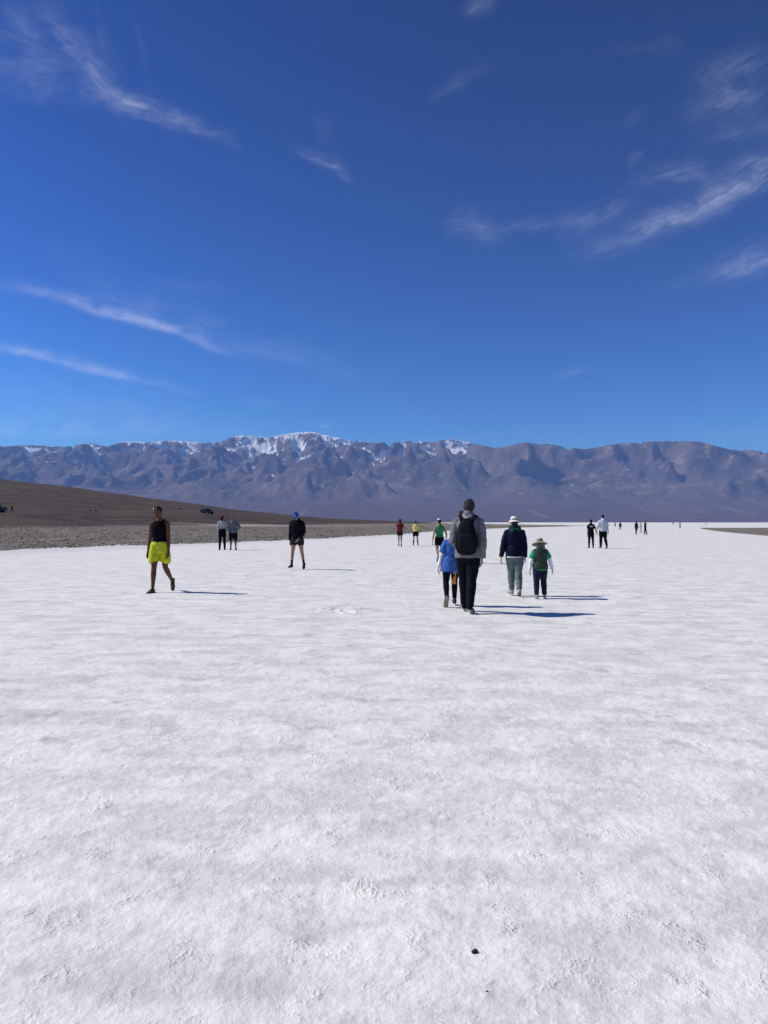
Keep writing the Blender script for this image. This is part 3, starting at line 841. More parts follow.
                t2 = t1 + (hd * .85 + fwd * .2 + inn * .5).normalized() * .024 * hs
                b.loft([t0, t1, t2], [rf * 1.35, rf * 1.15, rf * .9], n=8)
            J['grip' + k] = pe + inn * .012 * hs + hd * .01 * hs
        make('body', b, skin(skincol), s.root, voxel, 3)
        s.hp = hp
        if face:
            for g in (-1, 1):
                e = Solid(); e.ball(hp(g * .019, .0475, .002), (.0075 * hkH, .004 * hkH, .0045 * hkH), Hh)
                make('eye', e, cloth((.02, .015, .012), .3, 0, 'eye', 0), s.root, 0)
    # ---------------- clothing
    def top(s, mat, hem=0.50, sleeve=1.0, ease=.010, name='shirt', neck=.838, flare=.0, cuff=None, sl_ease=None, fold=.006, shoulder=True, low_neck=0):
        H, J = s.H, s.J; b = Solid(); W = s.slim * s.bulk; e = ease * H
        zs = [z for z, *_ in s.sections]
        def sec(z):
            w = np.interp(z, zs, [q[1] for q in s.sections]); d = np.interp(z, zs, [q[2] for q in s.sections]); y = np.interp(z, zs, [q[3] for q in s.sections])
            if z < .62: w = max(w, .090); d = max(d, .062)
            fl = flare * max(0, (.70 - z)) / .2
            return w * H * W + e + fl * H, d * H * s.bulk + e + fl * .6 * H, y
        Z = [hem, hem + .02, .56 if hem < .55 else hem + .03, .62, .68, .74, .785, .812, neck - low_neck]
        Z = sorted(set([z for z in Z if hem <= z <= neck - low_neck]))
        pts = []; rad = []
        for z in Z:
            w, d, y = sec(z)
            if z >= .81: w -= e * .4
            pts.append(s.T(0, y, z)); rad.append((w, d))
        b.loft(pts, rad, side=s.Rt @ Vector((1, 0, 0)), n=22, cap='flat', cap_end='round')
        for k in 'LR':
            g = s.sg[k]; sh, el, wr = J['sh' + k], J['el' + k], J['wr' + k]; se = (sl_ease if sl_ease is not None else ease) * H
            if not shoulder:
                b.loft([s.T(g * .058, -.035, .76), s.T(g * .058, -.006, .835), s.T(g * .058, .035, .77)], [(.016 * H, .010 * H)] * 3, side=Vector((1, 0, 0)))
                continue
            q = lambda a, c, t: a.lerp(c, t)
            full = [(sh + s.Rs @ Vector((-g * .050, 0, .012)) * H, .030), (sh, .031 * s.bulk), (q(sh, el, .4), .028 * s.bulk), (q(sh, el, .75), .025 * s.bulk), (el, .022), (q(el, wr, .4), .021), (q(el, wr, .8), .017), (wr, .016)]
            tt = [-.1, 0, .2, .375, .5, .7, .9, 1.0]
            pl, rl = [], []
            for (p, r), t in zip(full, tt):
                if t > sleeve + 1e-6: break
                pl.append(p); rl.append(r * H + se * (.45 if t <= 0 else 1))
                last = t
            if sleeve < 1 and last < sleeve - .02:
                i = tt.index(last); f = (sleeve - last) / (tt[i + 1] - last)
                pl.append(q(full[i][0], full[i + 1][0], f)); rl.append((full[i][1] + (full[i + 1][1] - full[i][1]) * f) * H + se * 1.15)
            b.loft(pl, rl, n=14, cap='round', cap_end='flat')
        return make(name, b, mat, s.root, s.vx, 2, fold)
    def bottom(s, mat, to=1.0, ease=.008, name='trousers', waist=.555, flare=0.0, fold=.006, cuff=1.0):
        """to: 0 hip .. .5 knee .. 1 ankle"""
        H, J = s.H, s.J; b = Solid(); W = s.slim * s.bulk; e = ease * H
        zs = [z for z, *_ in s.sections]
        pts, rad = [], []
        for z in (.497, .53, .56, waist):
            w = np.interp(z, zs, [q[1] for q in s.sections]); d = np.interp(z, zs, [q[2] for q in s.sections])
            ee = e * (.25 if (z > .52 and waist < .56) else 1); pts.append(s.T(0, -.004, z)); rad.append((w * H * W + ee, d * H * s.bulk + ee))
        b.loft(pts, rad, side=s.Rt @ Vector((1, 0, 0)), n=22, cap='round', cap_end='flat')
        for k in 'LR':
            hip, knee, ank = J['hip' + k], J['knee' + k], J['ank' + k]; q = lambda a, c, t: a.lerp(c, t)
            full = [(hip + Vector((0, 0, .012 * H)), .051 * s.bulk), (q(hip, knee, .3), .052 * s.bulk), (q(hip, knee, .65), .043 * s.bulk), (knee, .033), (q(knee, ank, .3), .034), (q(knee, ank, .65), .027), (ank - J['fu' + k] * .004 * H, .022)]
            tt = [0, .15, .325, .5, .65, .825, 1.0]
            pl, rl = [], []; last = 0
            for (p, r), t in zip(full, tt):
                if t > to + 1e-6: break
                pl.append(p + Vector((s.sg[k] * flare * H * t * .7, 0, 0))); rl.append(r * H + e + flare * H * t); last = t
            if to < 1 and last < to - .02:
                i = tt.index(last); f = (to - last) / (tt[i + 1] - last)
                pl.append(q(full[i][0], full[i + 1][0], f)); rl.append((full[i][1] + (full[i + 1][1] - full[i][1]) * f) * H + e + flare * H * to)
            b.loft(pl, rl, n=16, cap='round', cap_end='flat')
        return make(name, b, mat, s.root, s.vx, 2, fold)
    def shoes(s, mat, sole=None, sandal=False, name='shoe', k_=1.0):
        H, J = s.H, s.J
        for k in 'LR':
            a, fd, fu = J['ank' + k], J['fd' + k], J['fu' + k]; sd = fd.cross(fu)
            b = Solid(); G = H * k_
            if not sandal:
                b.loft([a - fd * .026 * G - fu * .014 * G, a + fd * .0 * G - fu * .004 * G, a + fd * .03 * G - fu * .018 * G, a + fd * .07 * G - fu * .026 * G, a + fd * .105 * G - fu * .031 * G],
                       [(.021 * G, .019 * G), (.023 * G, .024 * G), (.025 * G, .020 * G), (.028 * G, .014 * G), (.022 * G, .010 * G)], side=sd)
                b.loft([a - fd * .014 * G - fu * .020 * G, a + fu * .012 * G - fd * .004 * G], [(.022 * G, .026 * G), (.021 * G, .024 * G)], side=sd, cap_end='flat')
            else:
                b.loft([a + fd * .045 * G - fu * .018 * G + sd * .02 * G, a + fd * .05 * G - fu * .010 * G, a + fd * .045 * G - fu * .018 * G - sd * .02 * G], [.006 * G] * 3)
                b.loft([a - fd * .028 * G - fu * .018 * G, a + fd * .005 * G + fu * .004 * G, a + fd * .04 * G - fu * .014 * G], [(.018 * G, .008 * G)] * 3, side=sd)
            o = make(name, b, mat, s.root, max(.005, s.vx * .75), 2)
            b = Solid()
            b.loft([a - fd * .036 * G - fu * .0385 * G, a + fd * .03 * G - fu * .0385 * G, a + fd * .075 * G - fu * .0385 * G, a + fd * .116 * G - fu * .037 * G],
                   [(.020 * G, .0055 * G), (.022 * G, .0055 * G), (.028 * G, .0055 * G), (.018 * G, .005 * G)], side=sd, expo=2.6)
            so = make('sole', b, sole or mat, o, max(.005, s.vx * .6), 1)
    def cap_hat(s, mat, brim='front', size=.052, name='cap', back=False, h=.046):
        H = s.H * s.hk; b = Solid(); hp = s.hp; Hd = s.Hd
        b.loft([hp(0, -.004, .012), hp(0, -.004, .028), hp(0, -.004, .045), hp(0, -.004, .014 + h)], [(.046 * H, .058 * H), (.046 * H, .058 * H), (.039 * H, .050 * H), (.022 * H, .030 * H)], side=Hd @ Vector((1, 0, 0)), n=20, cap='flat')
        o = make(name, b, mat, s.root, max(.005, s.vx * .7), 2)
        if brim == 'front':
            v = Solid(); g = -1 if back else 1
            v.loft([hp(0, g * .035, .020), hp(0, g * .070, .016), hp(0, g * .100, .006)], [(.038 * H, .004 * H), (.038 * H, .004 * H), (.022 * H, .0035 * H)], side=Hd @ Vector((1, 0, 0)), n=18)
            make('visor', v, mat, o, .004, 1)
        return o
    def brim_hat(s, mat, width=.095, drop=.02, crown=.062, name='sun_hat', band=None, wave=0.0, tilt=0):
        H = s.H * s.hk; hp = s.hp; Hd = s.Hd @ Matrix.Rotation(R(tilt), 3, 'X'); b = Solid()
        c0 = s.hc
        q = lambda x, y, z: c0 + Hd @ Vector((x, y, z)) * H
        b.loft([q(0, -.004, .010), q(0, -.004, .030), q(0, -.004, crown - .008), q(0, -.004, crown)], [(.047 * H, .059 * H), (.046 * H, .057 * H), (.040 * H, .048 * H), (.030 * H, .036 * H)], side=Hd @ Vector((1, 0, 0)), n=24, cap='flat')
        o = make(name, b, mat, s.root, max(.005, s.vx * .7), 2)
        # brim: a thick sagging ring
        n, mrad = 40, 6; v = []; f = []
        for i in range(n):
            a = 2 * math.pi * i / n
            for j in range(mrad):
                t = j / (mrad - 1)
                rx = .044 + (width - .044) * t; ry = .056 + (width + .008 - .056) * t
                z = .016 - drop * t ** 1.4 + wave * t * math.sin(2 * a + .6) + wave * .5 * t * math.sin(3 * a)
                for sgn in (0, 1): v.append(q(rx * math.cos(a), ry * math.sin(a) - .004, z - sgn * .004))
        id_ = lambda i, j, k: ((i % n) * mrad + j) * 2 + k
        for i in range(n):
            for j in range(mrad - 1):
                f.append((id_(i, j, 0), id_(i, j + 1, 0), id_(i + 1, j + 1, 0), id_(i + 1, j, 0)))
                f.append((id_(i, j, 1), id_(i + 1, j, 1), id_(i + 1, j + 1, 1), id_(i, j + 1, 1)))
            f.append((id_(i, mrad - 1, 0), id_(i, mrad - 1, 1), id_(i + 1, mrad - 1, 1), id_(i + 1, mrad - 1, 0)))
            f.append((id_(i, 0, 0), id_(i + 1, 0, 0), id_(i + 1, 0, 1), id_(i, 0, 1)))
        w = Solid(); w.v = v; w.f = f
        br = make('brim', w, mat, o, 0)
        for p in br.data.polygons: p.use_smooth = True
        return o
    def hair(s, rgb, style='short'):
        H = s.H * s.hk; hp = s.hp; Hd = s.Hd; b = Solid()
        b.ball(hp(0, -.010, .014), (.0465 * H, .055 * H, .050 * H), Hd)
        b.loft([hp(0, -.022, .012), hp(0, -.028, -.018), hp(0, -.026, -.034)], [(.045 * H, .036 * H), (.040 * H, .030 * H), (.030 * H, .018 * H)], side=Hd @ Vector((1, 0, 0)))
        if style == 'long':
            b.loft([hp(0, -.040, .0), hp(0, -.052, -.05), hp(0, -.056, -.10), hp(0, -.054, -.14)], [(.040 * H, .022 * H), (.038 * H, .018 * H), (.030 * H, .014 * H), (.014 * H, .008 * H)], side=Hd @ Vector((1, 0, 0)))
        if style == 'pony':
            b.loft([hp(0, -.055, .005), hp(0, -.074, -.03), hp(0.004, -.070, -.085), hp(.006, -.062, -.13)], [.016 * H, .020 * H, .016 * H, .007 * H])
        if style == 'bun':
            b.ball(hp(0, -.048, .046), .024 * H)
        return make('hair', b, hairm(rgb), s.root, max(.006, s.vx * .8), 2)

def far_fix(d): return 0.009 if d < 16 else (0.012 if d < 30 else 0.016)

BLACK = cloth((.006, .006, .009)); CHAR = cloth((.018, .018, .022))
WHITE = cloth((.75, .75, .76)); RUBBER = cloth((.05, .05, .052), .6); PALE_SOLE = cloth((.42, .40, .37), .7)

# -- 1 the man with the backpack
g_main = None
p = Person('tall man in light grey jacket and dark beanie with a black backpack, largest figure', spot(468.0, 612.4), 1.79, -13, lean=3, twist=-2, head=(8, -6, 3),
           legs={'L': (14, 8, 4, -1), 'R': (-10, 8, -12, -3)}, arms={'L': (-6, -10, 50, 26), 'R': (-6, 10, 8, -2)}, skincol=SK_FAIR, voxel=.008, bulk=1.06)
p.top(cloth((.165, .165, .18)), hem=.475, sleeve=1.0, ease=.017, name='jacket', fold=.013)
hd_ = Solid(); hd_.loft([p.T(-.035, -.040, .83), p.T(0, -.062, .805), p.T(.035, -.040, .83)], [(.030 * 1.81, .020 * 1.81), (.034 * 1.81, .024 * 1.81), (.030 * 1.81, .020 * 1.81)], side=Vector((0, 0, 1))); make('hood', hd_, cloth((.34, .34, .35)), p.root, .008, 3, .006)
p.bottom(cloth((.007, .008, .013)), to=.985, ease=.009, fold=.010)
p.shoes(BLACK, PALE_SOLE)
p.hair((.03, .022, .018), 'short')
o = p.cap_hat(cloth((.050, .052, .050), .95, 2.5), brim=None, name='beanie', h=.056)
rm = Solid(); H_ = 1.79
rm.loft([p.hp(0, -.006, .000), p.hp(0, -.006, .020)], [(.051 * H_, .062 * H_), (.049 * H_, .060 * H_)], side=p.Hd @ Vector((1, 0, 0)), n=22); make('cuff', rm, cloth((.040, .041, .040), .95, 2.5), o, .006, 2)
MAN = p

def backpack(p):
    H = p.H; base = p.T(0, -.115, .545)
    Mw = Matrix.Rotation(R(-13), 4, 'Z')
    root = empty('backpack', Vector(p.root.location) + (Mw.to_3x3() @ base), R(-13))
    tag(root, 'black backpack worn on the back of the man in the grey jacket', 'backpack')
    T = p.T; blk = cloth((.006, .006, .010), .7, 1.5, 'nylon'); sh = base
    b = Solid(); X = p.Rt @ Vector((1, 0, 0))
    b.loft([T(0, -.105, .548), T(0, -.122, .57), T(0, -.128, .64), T(0, -.124, .71), T(0, -.112, .765), T(0, -.100, .79)],
           [(.088 * H, .050 * H), (.100 * H, .062 * H), (.096 * H, .064 * H), (.080 * H, .056 * H), (.062 * H, .044 * H), (.044 * H, .030 * H)], side=X, n=24, expo=2.7)
    make('main_bag', b, blk, root, .008, 2, .005, shift=sh)
    b = Solid()
    b.loft([T(0, -.170, .560), T(0, -.180, .60), T(0, -.178, .655), T(0, -.168, .675)], [(.058 * H, .022 * H), (.066 * H, .026 * H), (.062 * H, .024 * H), (.050 * H, .016 * H)], side=X, n=20, expo=3)
    make('front_pocket', b, cloth((.009, .009, .014), .7, 1.5, 'nylon'), root, .007, 2, .003, shift=sh)
    b = Solid(); b.loft([T(-.018, -.10, .795), T(0, -.10, .815), T(.018, -.10, .795)], [.005 * H] * 3, n=8, side=Vector((0, 1, 0))); make('grab_handle', b, blk, root, .005, 1, shift=sh)
    for g in (-1, 1):
        b = Solid()
        b.loft([T(g * .035, -.095, .770), T(g * .050, -.082, .815), T(g * .063, -.040, .848), T(g * .070, .010, .846), T(g * .075, .060, .815), T(g * .078, .088, .76), T(g * .085, .085, .68), T(g * .104, .030, .62), T(g * .09, -.06, .585)],
               [(.019 * H, .008 * H)] * 6 + [(.013 * H, .006 * H)] * 3, side=Vector((1, 0, .0)), n=12)
        make('strap', b, blk, root, .006, 1, shift=sh)
backpack(MAN)

# -- 2 child in the blue shirt
p = Person('child in oversized blue T-shirt and black leggings walking close beside the backpack man', spot(451.0, 605.8), 1.36, 4, lean=4, roll=6, head=(16, -10, 12), headk=1.12,
           legs={'L': (-8, 30, -62, 5), 'R': (10, 6, 2, 1)}, arms={'L': (-4, -14, 4, -6), 'R': (-9, 5, -12, -13)}, skincol=SK_FAIR, voxel=.007, slim=.95)
o2 = p.top(cloth((.055, .13, .42), .8), hem=.415, sleeve=.42, ease=.020, sl_ease=.014, flare=.016, name='shirt', fold=.010)
p2s = Solid()
for k in 'LR':
    a_, b_, c_ = p.J['sh' + k], p.J['el' + k], p.J['wr' + k]
    s_ = Solid(); s_.loft([a_.lerp(b_, .6), b_, b_.lerp(c_, .5), c_], [.036, .033, .030, .026], n=12, cap='flat'); make('sleeve', s_, WHITE, p.root, .007, 2, .004)
s_ = Solid(); s_.loft([p.T(-.045, -.05, .845), p.T(-.02, -.075, .80), p.T(.025, -.088, .745)], [(.024 * 1.38, .012), (.028 * 1.38, .012), (.022 * 1.38, .012)], side=Vector((1, 0, 0))); make('scarf', s_, cloth((.62, .09, .13)), p.root, .006, 1, .003)
p.bottom(BLACK, to=.95, ease=.004, name='leggings', fold=.003)
p.shoes(cloth((.045, .045, .055)), cloth((.30, .245, .20), .8), k_=1.12)
p.hair((.03, .022, .018), 'short')
KID = p
# what hangs from its right hand
gp = p.root.matrix_basis.copy()
gw = Vector(p.root.location) + Matrix.Rotation(R(8), 3, 'Z') @ (p.J['gripR'])
pr = empty('pouch', (gw.x, gw.y, gw.z - .185), R(8)); tag(pr, 'small orange pouch hanging from the right hand of the child in blue', 'pouch')
b = Solid(); b.loft([(-.022, 0, .0), (-.026, 0, .035), (-.012, 0, .09), (.002, 0, .135)], [(.030, .016), (.034, .018), (.024, .014), (.012, .009)], side=Vector((1, 0, 0))); make('bag', b, cloth((.80, .30, .05), .7), pr, .005, 1, .003)
b = Solid(); b.loft([(.0, 0, .13), (.006, 0, .16), (.0, 0, .19)], [.005] * 3, n=8); make('loop', b, cloth((.80, .30, .05), .7), pr, 0)

# -- 3 woman in green tank top
p = Person('woman in green tank top, black shorts and white cap', spot(439.5, 562.4), 1.58, 6, lean=3, twist=4, head=(2, 0, 0),
           legs={'L': (-12, 42, -58, 4), 'R': (10, 6, 0, 1)}, arms={'L': (-12, -16, -4, -12), 'R': (-2, 24, 40, 4)}, skincol=SK_TAN, voxel=.010, slim=.95)
p.top(cloth((.035, .24, .105)), hem=.56, sleeve=0, ease=.008, name='tank_top', shoulder=False, neck=.778, fold=.004)
p.bottom(BLACK, to=.30, ease=.008, name='shorts', waist=.60); p.shoes(cloth((.16, .17, .18)), cloth((.25, .25, .25))); p.hair((.012, .010, .010), 'pony')
p.cap_hat(cloth((.78, .80, .84)), brim='front')

# -- 4 hidden companion
p = Person('person in dark cap and dark clothes mostly hidden behind the backpack man', spot(461.5, 563.6), 1.82, 2, lean=2,
           legs={'L': (10, 6, 0, 2), 'R': (-10, 14, -20, 2)}, skincol=SK_TAN, voxel=.012)
p.top(cloth((.03, .032, .05)), hem=.52, sleeve=.42, ease=.012); p.bottom(BLACK, to=.95, ease=.010); p.shoes(CHAR, CHAR); p.hair((.02, .015, .012)); p.cap_hat(cloth((.02, .024, .06)), brim='front')

# -- 5 adult in navy
p = Person('adult in navy sweater, grey-green trousers and cream bucket hat walking away', spot(514.8, 596.0), 1.52, 3, lean=4, head=(4, 0, 0),
           legs={'L': (11, 8, 0, -3.5), 'R': (-8, 14, -22, -3)}, arms={'L': (4, -16, 2, -10), 'R': (0, 10, 8, 3)}, skincol=SK_FAIR, voxel=.008, bulk=1.08)
p.top(cloth((.010, .011, .030)), hem=.485, sleeve=1.0, ease=.019, sl_ease=.013, name='sweater', fold=.008)
b = Solid(); b.loft([p.T(0, -.004, .468), p.T(0, -.004, .50)], [(.104 * 1.52 * 1.08, .077 * 1.52 * 1.08)] * 2, side=Vector((1, 0, 0)), n=22, cap='flat'); make('undershirt', b, WHITE, p.root, .008, 1)
p.bottom(cloth((.135, .165, .165)), to=.97, ease=.011, fold=.012)
b = Solid(); b.loft([p.T(-.045, -.020, .84), p.T(-.02, -.060, .80), p.T(.02, -.060, .80), p.T(.045, -.020, .84)], [.036 * 1.52, .040 * 1.52, .040 * 1.52, .036 * 1.52]); make('hood', b, cloth((.012, .055, .045)), p.root, .008, 2, .004)
p.shoes(cloth((.36, .33, .27)), cloth((.11, .105, .10))); p.hair((.03, .03, .028), 'long')
p.brim_hat(cloth((.74, .70, .60)), width=.078, drop=.026, crown=.066, name='bucket_hat')

# -- 6 child in green
p = Person('child in dark green vest over a bright green tee with a wide floppy sun hat', spot(540.2, 598.8), 1.15, 2, lean=2, head=(6, 0, 0), headk=1.18,
           legs={'L': (-3, 6, 0, 3), 'R': (7, 16, -10, 3)}, arms={'L': (-2, -20, 10, -4), 'R': (0, 24, 6, 14)}, skincol=SK_FAIR, voxel=.007, bulk=1.05)
p.top(cloth((.025, .30, .16)), hem=.478, sleeve=.36, ease=.018, sl_ease=.020, name='tee', fold=.006)
p.top(cloth((.040, .060, .045)), hem=.500, sleeve=0, ease=.030, name='vest', shoulder=True, fold=.008)
for k in 'LR':
    a_, b_, c_ = p.J['sh' + k], p.J['el' + k], p.J['wr' + k]
    s_ = Solid(); s_.loft([a_.lerp(b_, .5), b_, b_.lerp(c_, .5), c_], [.036, .033, .031, .027], n=12, cap='flat'); make('sleeve', s_, WHITE, p.root, .007, 2, .004)
tro = p.bottom(cloth((.016, .018, .045)), to=.97, ease=.013, fold=.007)
p.shoes(cloth((.24, .24, .25)), cloth((.6, .6, .6)), k_=1.1); p.hair((.05, .035, .022), 'short')
hat = p.brim_hat(cloth((.34, .31, .25)), width=.108, drop=.036, crown=.062, wave=.007, tilt=-6)
b = Solid(); b.loft([p.hp(0, -.055, .0), p.hp(0, -.064, -.04), p.hp(0, -.066, -.085), p.hp(0, -.062, -.11)], [(.050 * 1.35, .010), (.056 * 1.35, .010), (.056 * 1.35, .010), (.045 * 1.35, .008)], side=Vector((1, 0, 0)), expo=3); make('neck_flap', b, cloth((.13, .13, .10)), hat, .006, 1, .004)

# -- 7 yellow shorts
p = Person('person in black tank top and bright yellow shorts with sunglasses, walking towards the camera', spot(159.6, 592.2), 1.78, 174, lean=1, twist=0, head=(14, -4, 4), face=True,
           legs={'L': (-8, 40, -66, 2), 'R': (9, 2, 0, 1)}, arms={'L': (4, -6, 6, -3), 'R': (0, 7, 6, 8)}, skincol=SK_BROWN, voxel=.008, slim=.93, curl=30)
p.top(cloth((.004, .0035, .007)), hem=.545, sleeve=0, ease=.006, name='tank_top', shoulder=False, neck=.770, fold=.004)
p.bottom(cloth((.50, .52, .030), .75), to=.37, ease=.006, flare=.034, name='shorts', waist=.585, fold=.011)
p.shoes(cloth((.05, .035, .028)), cloth((.06, .05, .045)), sandal=True, name='sandal'); p.hair((.012, .010, .010))
b = Solid(); H_ = 1.78
for g in (-1, 1): b.ball(p.hp(g * .019, .034, .041), (.015 * 1.78, .009 * 1.78, .009 * 1.78), p.Hd)
b.loft([p.hp(-.046, -.01, .030), p.hp(-.036, .022, .040), p.hp(0, .040, .042), p.hp(.036, .022, .040), p.hp(.046, -.01, .030)], [.003 * H_] * 5, side=Vector((0, 0, 1)), n=8)
make('sunglasses', b, cloth((.02, .02, .022), .12, 0, 'lens', 0), p.root, .005, 1)
b = Solid(); b.loft([p.T(-.030, .030, .835), p.T(-.012, .055, .79), p.T(.0, .064, .772), p.T(.012, .055, .79), p.T(.030, .030, .835)], [.0035] * 5, n=6); make('necklace', b, cloth((.6, .55, .45), .3, 0, 'metal', 0), p.root, 0)

# -- 8 blue cap
p = Person('person with bright blue cap looking down at the ground, black hoodie, bare legs', spot(297.2, 569.4), 1.72, 170, lean=4, head=(30, 6, 0), face=True,
           legs={'L': (-9, 14, -34, 5), 'R': (9, 3, 0, 5)}, arms={'L': (6, -10, 30, 30), 'R': (4, 5, 6, 3)}, skincol=SK_TAN, voxel=.009, bulk=1.03)
p.top(cloth((.005, .005, .009)), hem=.505, sleeve=.97, ease=.013, name='hoodie', fold=.010)
p.bottom(cloth((.022, .024, .027)), to=.27, ease=.007, flare=.012, name='shorts', fold=.006)
for k in 'LR':
    s_ = Solid(); s_.loft([p.J['knee' + k].lerp(p.J['ank' + k], .62), p.J['ank' + k] - Vector((0, 0, .02))], [.042, .034], cap='flat'); make('sock', s_, cloth((.035, .035, .04)), p.root, .008, 1)
p.shoes(CHAR, BLACK); p.hair((.02, .016, .014)); p.cap_hat(cloth((.015, .06, .36), .6), brim='front')
b = Solid(); b.ball(p.hp(0, .052, .034), (.018 * 1.7, .006 * 1.7, .009 * 1.7), p.Hd); make('cap_badge', b, cloth((.15, .55, .60)), p.root, 0)

# -- 9, 10 the standing pair
p = Person('woman with red cap, long dark hair and pale long sleeves standing at the gravel edge', spot(222.2, 550.0), 1.80, 14, head=(0, -20, 0), legs={'L': (1, 2, 0, 3.5), 'R': (0, 3, 0, 3.5)},
           arms={'L': (2, -9, 20, 4), 'R': (2, 8, 40, -10)}, group=None, voxel=.013, slim=.95)
p.top(cloth((.34, .33, .34)), hem=.60, sleeve=1.0, ease=.010, name='sweater'); p.bottom(BLACK, to=.98, ease=.006, name='leggings', waist=.63); p.shoes(BLACK, BLACK); p.hair((.014, .011, .010), 'long'); p.cap_hat(cloth((.42, .02, .035)))
p = Person('man in grey-blue jacket and black knee-length shorts with one hand on his hip', spot(233.2, 550.0), 1.76, 10, head=(4, 16, 0), legs={'L': (1, 2, 0, 3), 'R': (0, 3, 0, 4)},
           arms={'L': (0, -14, 30, 20), 'R': (-14, 34, 40, -50)}, voxel=.013, bulk=1.05, skincol=SK_BROWN)
p.top(cloth((.11, .125, .145)), hem=.50, sleeve=1.0, ease=.013, name='jacket', fold=.010); p.bottom(BLACK, to=.50, ease=.012, flare=.012, name='shorts'); p.shoes(BLACK, BLACK, k_=1.1); p.hair((.10, .09, .085))

# -- 11, 12
p = Person('person in maroon sleeveless top and dark wide hat walking away beside the yellow shirt', spot(400.0, 546.4), 1.60, 0, head=(0, 0, 0), legs={'L': (8, 4, 0, -1), 'R': (-6, 12, -16, -1)},
           arms={'L': (-8, -12, -2, -8), 'R': (0, 18, 8, 16)}, voxel=.014, skincol=SK_TAN, bulk=1.04)
p.top(cloth((.16, .018, .040)), hem=.52, sleeve=.25, ease=.012); p.bottom(CHAR, to=.28, ease=.010, name='shorts'); p.shoes(CHAR, CHAR); p.hair((.02, .015, .012)); p.brim_hat(cloth((.010, .012, .035)), width=.10, drop=.012)
p = Person('person in pale yellow T-shirt, black shorts and knee socks walking away', spot(415.6, 545.4), 1.50, 4, legs={'L': (7, 6, 0, 5), 'R': (-6, 10, -10, 5)},
           arms={'L': (14, -6, 60, 10), 'R': (-6, 10, 6, 6)}, voxel=.014, skincol=SK_TAN)
p.top(cloth((.72, .62, .20)), hem=.56, sleeve=.36, ease=.012); p.bottom(BLACK, to=.34, ease=.010, name='shorts', waist=.60); p.shoes(BLACK, BLACK); p.hair((.02, .015, .012), 'short')
for k in 'LR':
    s_ = Solid(); s_.loft([p.J['knee' + k].lerp(p.J['ank' + k], .35), p.J['ank' + k]], [.052, .034], cap='flat'); make('sock', s_, CHAR, p.root, .012, 1)

# -- 13, 14 hand in hand
p = Person('woman all in black, white print on her back, beside pale-shirted man', spot(591.0, 548.2), 1.58, -4, head=(0, -12, 0), legs={'L': (4, 4, 0, 2.5), 'R': (-4, 6, -6, 2.5)},
           arms={'L': (0, -6, 6, -4), 'R': (2, 22, 6, 24)}, voxel=.013, slim=.96)
p.top(cloth((.005, .0045, .008)), hem=.50, sleeve=.36, ease=.012); p.bottom(BLACK, to=.98, ease=.005, name='leggings'); p.shoes(BLACK, BLACK); p.hair((.010, .009, .010), 'bun')
b = Solid(); b.loft([p.T(-.055, -.082, .755), p.T(-.03, -.086, .735), p.T(0, -.088, .728), p.T(.03, -.086, .735), p.T(.055, -.082, .755)], [(.012, .008)] * 5, side=Vector((0, 0, 1)), n=8)
b.loft([p.T(-.035, -.085, .765), p.T(.035, -.085, .765)], [(.010, .008)] * 2, side=Vector((0, 0, 1)), n=8); make('shirt_print', b, WHITE, p.root, 0)
p.cap_hat(cloth((.012, .012, .02)), brim='front')
p = Person('man in pale blue-white shirt and black trousers, beside woman in black', spot(603.0, 548.6), 1.81, 4, head=(2, 0, 0), legs={'L': (6, 4, 0, 1), 'R': (-8, 22, -34, 1)},
           arms={'L': (2, -20, 8, -16), 'R': (-2, 14, 0, 6)}, voxel=.013, bulk=1.1, skincol=SK_TAN)
p.top(cloth((.50, .54, .61), .8, 1, 'cloth', .3), hem=.50, sleeve=.45, ease=.016, fold=.012); p.bottom(BLACK, to=.97, ease=.012); p.shoes(BLACK, BLACK); p.hair((.012, .011, .012))

# -- the far walkers
def walker(label, px, row, H, tone, leg, hairc=(.015, .012, .012), rz=0, group='distant walkers out on the salt', vox=.02, sk=SK_TAN, z=None, phase=1, to=.97, vest=None):
    loc = spot(px, row) if z is None else z
    q = Person(label, loc, H, rz, group=group, legs={'L': (9 * phase, 6, 0, 2), 'R': (-8 * phase, 14, -16, 2)}, voxel=vox, fingers=True, skincol=sk)
    q.top(cloth(tone), hem=.51, sleeve=.9, ease=.014, name='shirt'); q.bottom(cloth(leg), to=to, ease=.011); q.shoes(BLACK, BLACK); q.hair(hairc)
    return q
walker('figure in black jacket, left of the pair facing each other in the distance', 636.3, 534.6, 1.60, (.014, .014, .02), (.014, .014, .018), rz=-60)
walker('figure in white between the two dark figures far out on the salt', 640.6, 533.0, 1.50, (.72, .72, .74), (.66, .66, .68), rz=30, phase=.3)
q = walker('figure in olive jacket and dark trousers, right one of the pair out on the salt', 645.3, 534.7, 1.62, (.05, .048, .040), (.012, .012, .016), rz=50, phase=.5)
walker('tiny dark figure to the right of the man in the pale shirt', 620.3, 530.0, 1.50, (.015, .015, .02), (.02, .02, .022))
walker('tiny pale figure at the horizon, nearest the head of the pale-shirted man', 615.2, 527.0, 1.55, (.40, .38, .38), (.03, .03, .04))
walker('lone tiny dark figure halfway between the distant pair and the tan mud bank', 680.0, 528.4, 1.55, (.014, .014, .02), (.02, .02, .03), rz=70)
walker('very far pale figure on the horizon above the tip of the mud bank', 705.8, 525.2, 1.6, (.55, .50, .46), (.30, .28, .27), vox=.03)
walker('very far dark speck of a person on the horizon left of the mud bank', 673.0, 525.0, 1.6, (.03, .03, .035), (.03, .03, .035), vox=.03)

